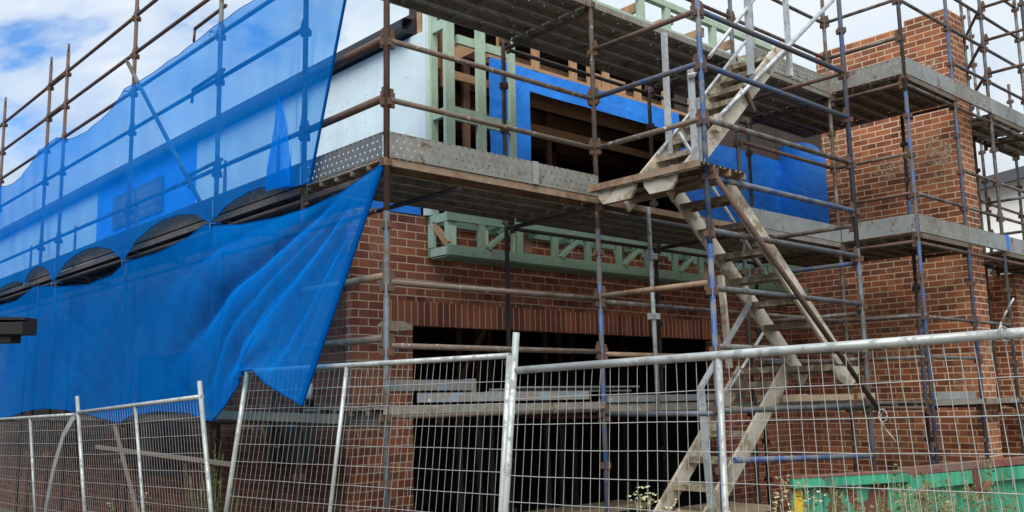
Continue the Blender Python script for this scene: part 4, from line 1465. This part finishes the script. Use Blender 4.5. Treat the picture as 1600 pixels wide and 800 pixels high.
# ------------------------------------------------------------------ wire fence panels
def fence(label, TL, TR, BL, BR, rw=.0019, rh=.0022, zoff=0.0, stays=(.5,), posts=(True, True), post_top=.0, dent=0.4, hs=.15, ws=.06, r_rail=.019, right_top=None, left_top=None):
    """welded wire panel in the quad TL TR BR BL; bottoms are extended down to the ground"""
    TL, TR, BL, BR = map(Vector, (TL, TR, BL, BR))

    def down(t, b_):
        k = (t.z - 0.06) / (t.z - b_.z)
        return t + (b_ - t) * k
    BL, BR = down(TL, BL), down(TR, BR)
    fp = thing('fence_panel', label, 'fence', tuple((BL + BR) / 2), )
    P = lambda u, v: (TL.lerp(TR, u)).lerp(BL.lerp(BR, u), v)
    nrm = (TR - TL).cross(BL - TL).normalized()
    MB().tube(TL, TR, r_rail, 12).build('top_rail', M['fence'], fp)
    MB().tube(BL, BR, r_rail, 10).build('bottom_rail', M['fence'], fp)
    for on, t_, b_, ex in ((posts[0], TL, BL, left_top), (posts[1], TR, BR, right_top)):
        if on:
            tt = t_ if ex is None else Vector(ex)
            MB().tube(tt, b_ + (b_ - t_).normalized() * .06, .021, 12).build('post', M['fence'], fp)
    for u in stays:
        MB().tube(P(u, 0), P(u, 1), .016, 10).build('stay', M['fence'], fp)
    L = (TR - TL).length
    H = (TL - BL).length
    b = MB()
    nw = int(L / ws)
    nh = int(H / hs)
    for i in range(1, nw):
        u = i / nw
        bend = random.uniform(-1, 1) * dent * (1 if random.random() < .35 else .25)
        pts = []
        for v, k in ((0.0, 0), (.04, .6), (.085, 1), (.17, .2), (.45, 0), (.72, random.uniform(-.15, .15)), (1, 0)):
            p = P(min(.999, u), v)
            p = p + (TR - TL).normalized() * bend * k * .016 + nrm * .002
            pts.append(p)
        for a, c in zip(pts[:-1], pts[1:]):
            b.tube(a, c, rw, 4, caps=False)
    for j in range(1, nh + 1):
        v = min(.995, (j * hs + .02) / H)
        prev = None
        for i in range(0, 13):
            p = P(i / 12, v) - nrm * .002 + Vector((0, 0, random.uniform(-1, 1) * .0025))
            if prev is not None:
                b.tube(prev, p, rh, 4, caps=False)
            prev = p
    b.build('wire_mesh', M['wire'], fp)
    return fp


fence('nearest wire fence panel, in front of the stair and skip', (3.852, 4.235, 1.978), (4.105, 1.15, 2.035), (3.84, 4.32, 1.148), (4.11, 1.05, 1.1),
      stays=(.455,), left_top=(3.848, 4.195, 2.205), r_rail=.022, dent=.9)
fence('wire fence panel under the loose net tip, with a slanting left post', (3.715, 7.372, 2.086), (4.15, 4.592, 2.090), (3.715, 7.70, .923), (4.15, 4.70, 1.095),
      stays=(.44,), r_rail=.019)
fence('leaning wire fence panel just left of the gap in the fence', (3.52, 10.92, 1.765), (3.58, 7.935, 1.888), (3.52, 10.56, .739), (3.58, 7.683, .936),
      rw=.0012, stays=(.52,), right_top=(3.58, 7.995, 2.02), left_top=(3.52, 10.96, 1.94), r_rail=.020)
fence('farthest wire fence panel at the left edge of the photo', (3.38, 13.9, 1.685), (3.515, 10.98, 1.745), (3.38, 13.5, .6), (3.515, 10.62, .72),
      rw=.0012, stays=(.52,), posts=(True, False), r_rail=.018)
fence('wire fence panel carrying on beyond the left edge of the photo', (3.2, 16.7, 1.60), (3.375, 13.95, 1.68), (3.2, 16.4, .6), (3.375, 13.55, .6), posts=(True, False))
# wire twists
b = MB()
b.path([(4.0, 1.505, 2.03), (4.03, 1.50, 2.075), (4.02, 1.47, 2.12), (4.02, 1.44, 2.165)], .004, 5)
b.path([(4.075, 1.50, 2.05), (4.02, 1.50, 2.06), (4.02, 1.50, 2.0), (4.075, 1.50, 2.0)], .004, 5)
tag(b.build('tie_wire', M['wire']), 'twisted wire tie sticking up from the near fence rail', 'wire')
b = MB()
pts = []
cz, cyy = 1.705, 2.015
for k in range(11):
    a = 2 * math.pi * k / 10
    pts.append((4.0, cyy + .02 * math.cos(a), cz + .028 * math.sin(a)))
pts += [(4.0, cyy - .01, cz - .06), (4.0, cyy - .05, cz - .11)]
b.path(pts, .0022, 5)
tag(b.build('tie_wire', M['wire']), 'pale looped wire tie hanging on the near fence mesh', 'wire')

# ------------------------------------------------------------------ skip
sk = thing('skip_bin', 'rusty green waste skip behind the near fence', 'skip', (6.5, 3.2, 0))
P0 = Vector((6.32, 3.94, 0))
P1 = Vector((7.13, 3.47, 0))
P2 = Vector((9.90, 2.83, 0))
dl = (P2 - P1).normalized()
nn = Vector((-dl.y, dl.x, 0))
WD = .72
B0 = P0 * 1.085
ZT = 1.205
def side_quad(a, c, z0, z1, off=0.0):
    n = Vector((-(c - a).y, (c - a).x, 0)).normalized()
    a, c = a - n * off, c - n * off
    return [(a.x, a.y, z0), (c.x, c.y, z0), (c.x, c.y, z1), (a.x, a.y, z1)]


b = MB()
b.face(side_quad(P1, P2, .12, ZT - .0))
b.face(side_quad(P2, P2 + nn * WD, .12, ZT))
b.face(side_quad(P2 + nn * WD, P1 + nn * WD, .12, ZT - .12))
b.face([tuple(P1 + Vector((0, 0, .12))), tuple(P2 + Vector((0, 0, .12))), tuple(P2 + nn * WD + Vector((0, 0, .12))), tuple(P1 + nn * WD + Vector((0, 0, .12)))])
b.build('body', M['skip'], sk)
b = MB()
b.face(side_quad(P0, P1, .3, ZT - .03))
b.face(side_quad(B0, P0, .3, ZT - .03))
b.face(side_quad(P1 + nn * WD, B0, .3, ZT - .12))
b.build('sloping_end', M['skip_rust'], sk)
rim = MB()
rim.beam(P1 + Vector((0, 0, ZT + .005)), P2 + Vector((0, 0, ZT + .035)), .09, .055)
rim.build('rim', M['rim'], sk)
MB().beam(P1 - nn * .03 + Vector((0, 0, ZT - .075)), P2 - nn * .03 + Vector((0, 0, ZT - .065)), .06, .10).build('side_rail', M['skip'], sk)
n01 = Vector((-(P1 - P0).y, (P1 - P0).x, 0)).normalized()
MB().beam(P0 - n01 * .03 + Vector((0, 0, ZT - .045)), P1 - n01 * .03 + Vector((0, 0, ZT - .03)), .07, .07).build('side_rail', M['skip'], sk)
MB().beam(P0 - n01 * .02 + Vector((0, 0, ZT - .003)), P1 - n01 * .02 + Vector((0, 0, ZT + .012)), .10, .012).build('rim', M['rim'], sk)
for t, mm in ((0.005, 'skip_rust'), (.27, 'skip_rust'), (.62, 'skip')):
    p = P1.lerp(P2, t) - nn * .034
    MB().beam(p + Vector((0, 0, .15)), p + Vector((0, 0, ZT - .02)), .09, .06, dl).build('rib', M[mm], sk)
for t in (.02, .29, .64):
    p = P1.lerp(P2, t) - nn * .10
    b = MB()
    b.beam(p + Vector((-.05, 0, ZT - .17)), p + Vector((.06, -.02, ZT - .11)), .03, .03)
    b.tube(p + Vector((0, 0, ZT - .19)), p + nn * .07 + Vector((0, 0, ZT - .19)), .022, 8)
    b.build('lug', M['rim'], sk)
p = P0 - n01 * .008
MB().face(side_quad(P0 + (P1 - P0) * .02, P0 + (P1 - P0) * .10, .45, ZT - .09, .006)).build('yellow_stripe', M['yellow'], sk)
MB().face(side_quad(P1 + dl * .09, P1 + dl * .15, .5, ZT - .22, .008)).build('yellow_stripe', M['yellow'], sk)

# ------------------------------------------------------------------ services on the side wall
mbx = thing('meter_box', 'dark grey electrical box on the side wall under the net tip', 'meter box', (5.15, 9.2, 1.2))
MB().box((5.06, 8.78, 1.20), (5.198, 9.62, 1.73)).build('cabinet', M['box'], mbx)
for y0, y1 in ((8.82, 9.18), (9.22, 9.58)):
    MB().box((5.045, y0, 1.24), (5.059, y1, 1.69)).build('door', M['box'], mbx)
b = MB().path([(5.03, 9.5, 1.72), (5.02, 9.55, 1.55), (5.0, 9.5, 1.42), (5.0, 9.35, 1.36), (5.02, 9.2, 1.37)], .012, 6)
tag(b.build('power_cable', M['cable']), 'loop of yellowish cable hanging before the dark box', 'cable')
cd = thing('conduit', 'white plastic conduit joint on the brick near the net tip', 'conduit', (5.15, 8.83, 1.84))
MB().tube((5.16, 8.85, 1.86), (5.16, 8.85, 2.02), .042, 12).build('sleeve', M['pvc'], cd)
MB().tube((5.16, 8.85, 1.80), (5.16, 8.85, 1.859), .055, 12).build('collar', M['black'], cd)
MB().tube((5.16, 8.85, 2.021), (5.16, 8.85, 2.3), .018, 8).build('pipe', M['dark'], cd)

# neighbour's eave at the left edge
ev = thing('low_house', 'low neighbouring house whose black gutter corner pokes in at the left edge', 'house', (0.5, 9, 0))
e0, e1 = Vector((0.95, 7.25, 0)), Vector((1.765, 6.50, 0))
dd = (e1 - e0).normalized()
sd = Vector((-dd.y, dd.x, 0))
if sd.y < 0:
    sd = -sd
b = MB()
b.extrude([(-.06, 2.275), (.12, 2.275), (.12, 2.385), (-.06, 2.345)], e0, e1, sd, (0, 0, 1), True)
b.build('gutter', M['black'], ev)
b = MB()
b.extrude([(-.03, 2.225), (.10, 2.225), (.10, 2.274), (-.03, 2.274)], e0, e0.lerp(e1, .92), sd, (0, 0, 1), True)
b.extrude([(-.0, 2.15), (.08, 2.15), (.08, 2.224), (-.0, 2.224)], e0, e0.lerp(e1, .80), sd, (0, 0, 1), True)
b.extrude([(.01, 2.09), (.07, 2.09), (.07, 2.149), (.01, 2.149)], e0, e0.lerp(e1, .74), sd, (0, 0, 1), True)
b.build('bracket', M['black'], ev)
b = MB()
b.tube(e0.lerp(e1, .66) + Vector((0, 0, 2.14)), e0.lerp(e1, .72) + Vector((0, 0, 2.14)), .055, 14)
b.build('bracket_end', M['black'], ev)
MB().beam(e0 + Vector((0, 0, 2.40)) + sd * .03, e1 + Vector((0, 0, 2.372)) + sd * .03, .14, .018).build('gutter_lip', M['black'], ev)
MB().box((-4.5, 7.6, 0), (1.15, 24, 2.26)).build('wall', M['brick'], ev)  # unseen wall and roof below, added to block sky light from the left
b = MB()
b.extrude([(1.55, 2.30), (-1.6, 3.9), (-4.8, 2.30)], (0, 7.2, 0), (0, 24.2, 0), (1, 0, 0), (0, 0, 1), True)
b.build('roof', M['roof'], ev)

# bits leaning behind the left fence
tag(MB().beam((3.75, 10.45, 1.62), (3.9, 9.75, .3), .035, .02).build('leaning_batten', M['wood_grey']), 'weathered batten leaning behind the left fence', 'batten')
b = MB()
pts = [(3.75, 11.75, 1.72), (3.72, 12.0, 1.5), (3.72, 12.3, 1.1), (3.70, 12.4, .75), (3.72, 12.55, .5)]
for a, c in zip(pts[:-1], pts[1:]):
    b.beam(a, c, .012, .10, (0, 1, .3))
tag(b.build('plastic_strip', M['film']), 'grey plastic strip curling down behind the left fence', 'plastic')
tag(MB().beam((4.0, 8.2, 1.28), (4.0, 11.7, 1.36), .03, .04).build('timber_rail', M['wood_grey']), 'dusty horizontal board low behind the left fence panel', 'board')
tag(MB().beam((4.05, 6.5, 1.685), (4.05, 8.9, 1.73), .05, .07).build('timber_rail', M['wood_grey']), 'tan board seen through the gap in the fence', 'board')


# ------------------------------------------------------------------ weeds and vines
def weed(x, y, h, label, group, flower=True, m='dry', n=4):
    w_ = thing('weed', label, 'weed', (x, y, 0), group)
    st, lf, fl = MB(), MB(), MB()
    for k in range(n):
        a = random.uniform(0, 6.28)
        tip = Vector((x + math.cos(a) * random.uniform(.05, .26), y + math.sin(a) * random.uniform(.05, .26), h * random.uniform(.72, 1.0)))
        mid = Vector((x, y, 0)).lerp(tip, .55) + Vector((random.uniform(-.03, .03), random.uniform(-.03, .03), 0))
        st.path([(x, y, 0), mid, tip], .0026, 5)
        for q in range(46):
            t = random.uniform(.45, 1.0)
            c = mid.lerp(tip, (t - .45) / .55) + Vector((random.gauss(0, .022), random.gauss(0, .022), random.gauss(0, .02)))
            d = Vector((random.uniform(-1, 1), random.uniform(-1, 1), random.uniform(-.2, .8))).normalized()
            s = d.cross(Vector((random.uniform(-1, 1), .3, .2))).normalized()
            L_ = random.uniform(.012, .045)
            lf.face([c, c + d * L_ * .5 + s * L_ * .2, c + d * L_, c + d * L_ * .5 - s * L_ * .2])
        if flower:
            for q in range(7):
                c = tip + Vector((random.uniform(-.045, .045), random.uniform(-.045, .045), random.uniform(-.05, .03)))
                rr = random.uniform(.007, .014)
                for e in range(5):
                    aa = e * 1.257
                    fl.face([c, c + Vector((math.cos(aa) * rr, math.sin(aa) * rr, rr * .4)), c + Vector((math.cos(aa + .8) * rr, math.sin(aa + .8) * rr, rr * .9))])
    st.build('stem', M['dry' if m == 'dry' else 'leaf'], w_)
    lf.build('foliage', M['leaf' if flower else m], w_)
    if flower:
        fl.build('blossom', M['flower'], w_)


for x, y, h in ((4.35, 3.72, 1.29), (4.4, 3.55, 1.30), (4.42, 3.42, 1.22)):
    weed(x, y, h, 'pale flowering weed in front of the dark garage opening', 'flowering weeds before the garage')
for x, y, h in ((4.55, 2.95, 1.24), (4.6, 2.85, 1.30), (4.62, 2.75, 1.22)):
    weed(x, y, h, 'pale flowering weed at the foot of the stair beside the fence stay', 'flowering weeds before the stair')
for k in range(24):
    t = random.uniform(.0, .95)
    p = Vector((5.6, 3.5, 0)).lerp(Vector((7.4, 2.75, 0)), t)
    weed(p.x, p.y + random.uniform(-.15, .1), random.uniform(1.1, 1.36), 'seeding weed in front of the green skip', 'weeds before the skip', False, 'leaf' if k % 3 else 'dry', 5)
weed(3.9, 10.2, 1.0, 'small leafy weed by the leaning batten', None)
for k in range(5):
    weed(3.95 + .05 * k, 8.6 + .12 * (k % 3), 1.5 - .1 * k, 'dark green climbing weed in the gap between fence panels', 'climbing weeds in the fence gap', False, 'vine', 6)
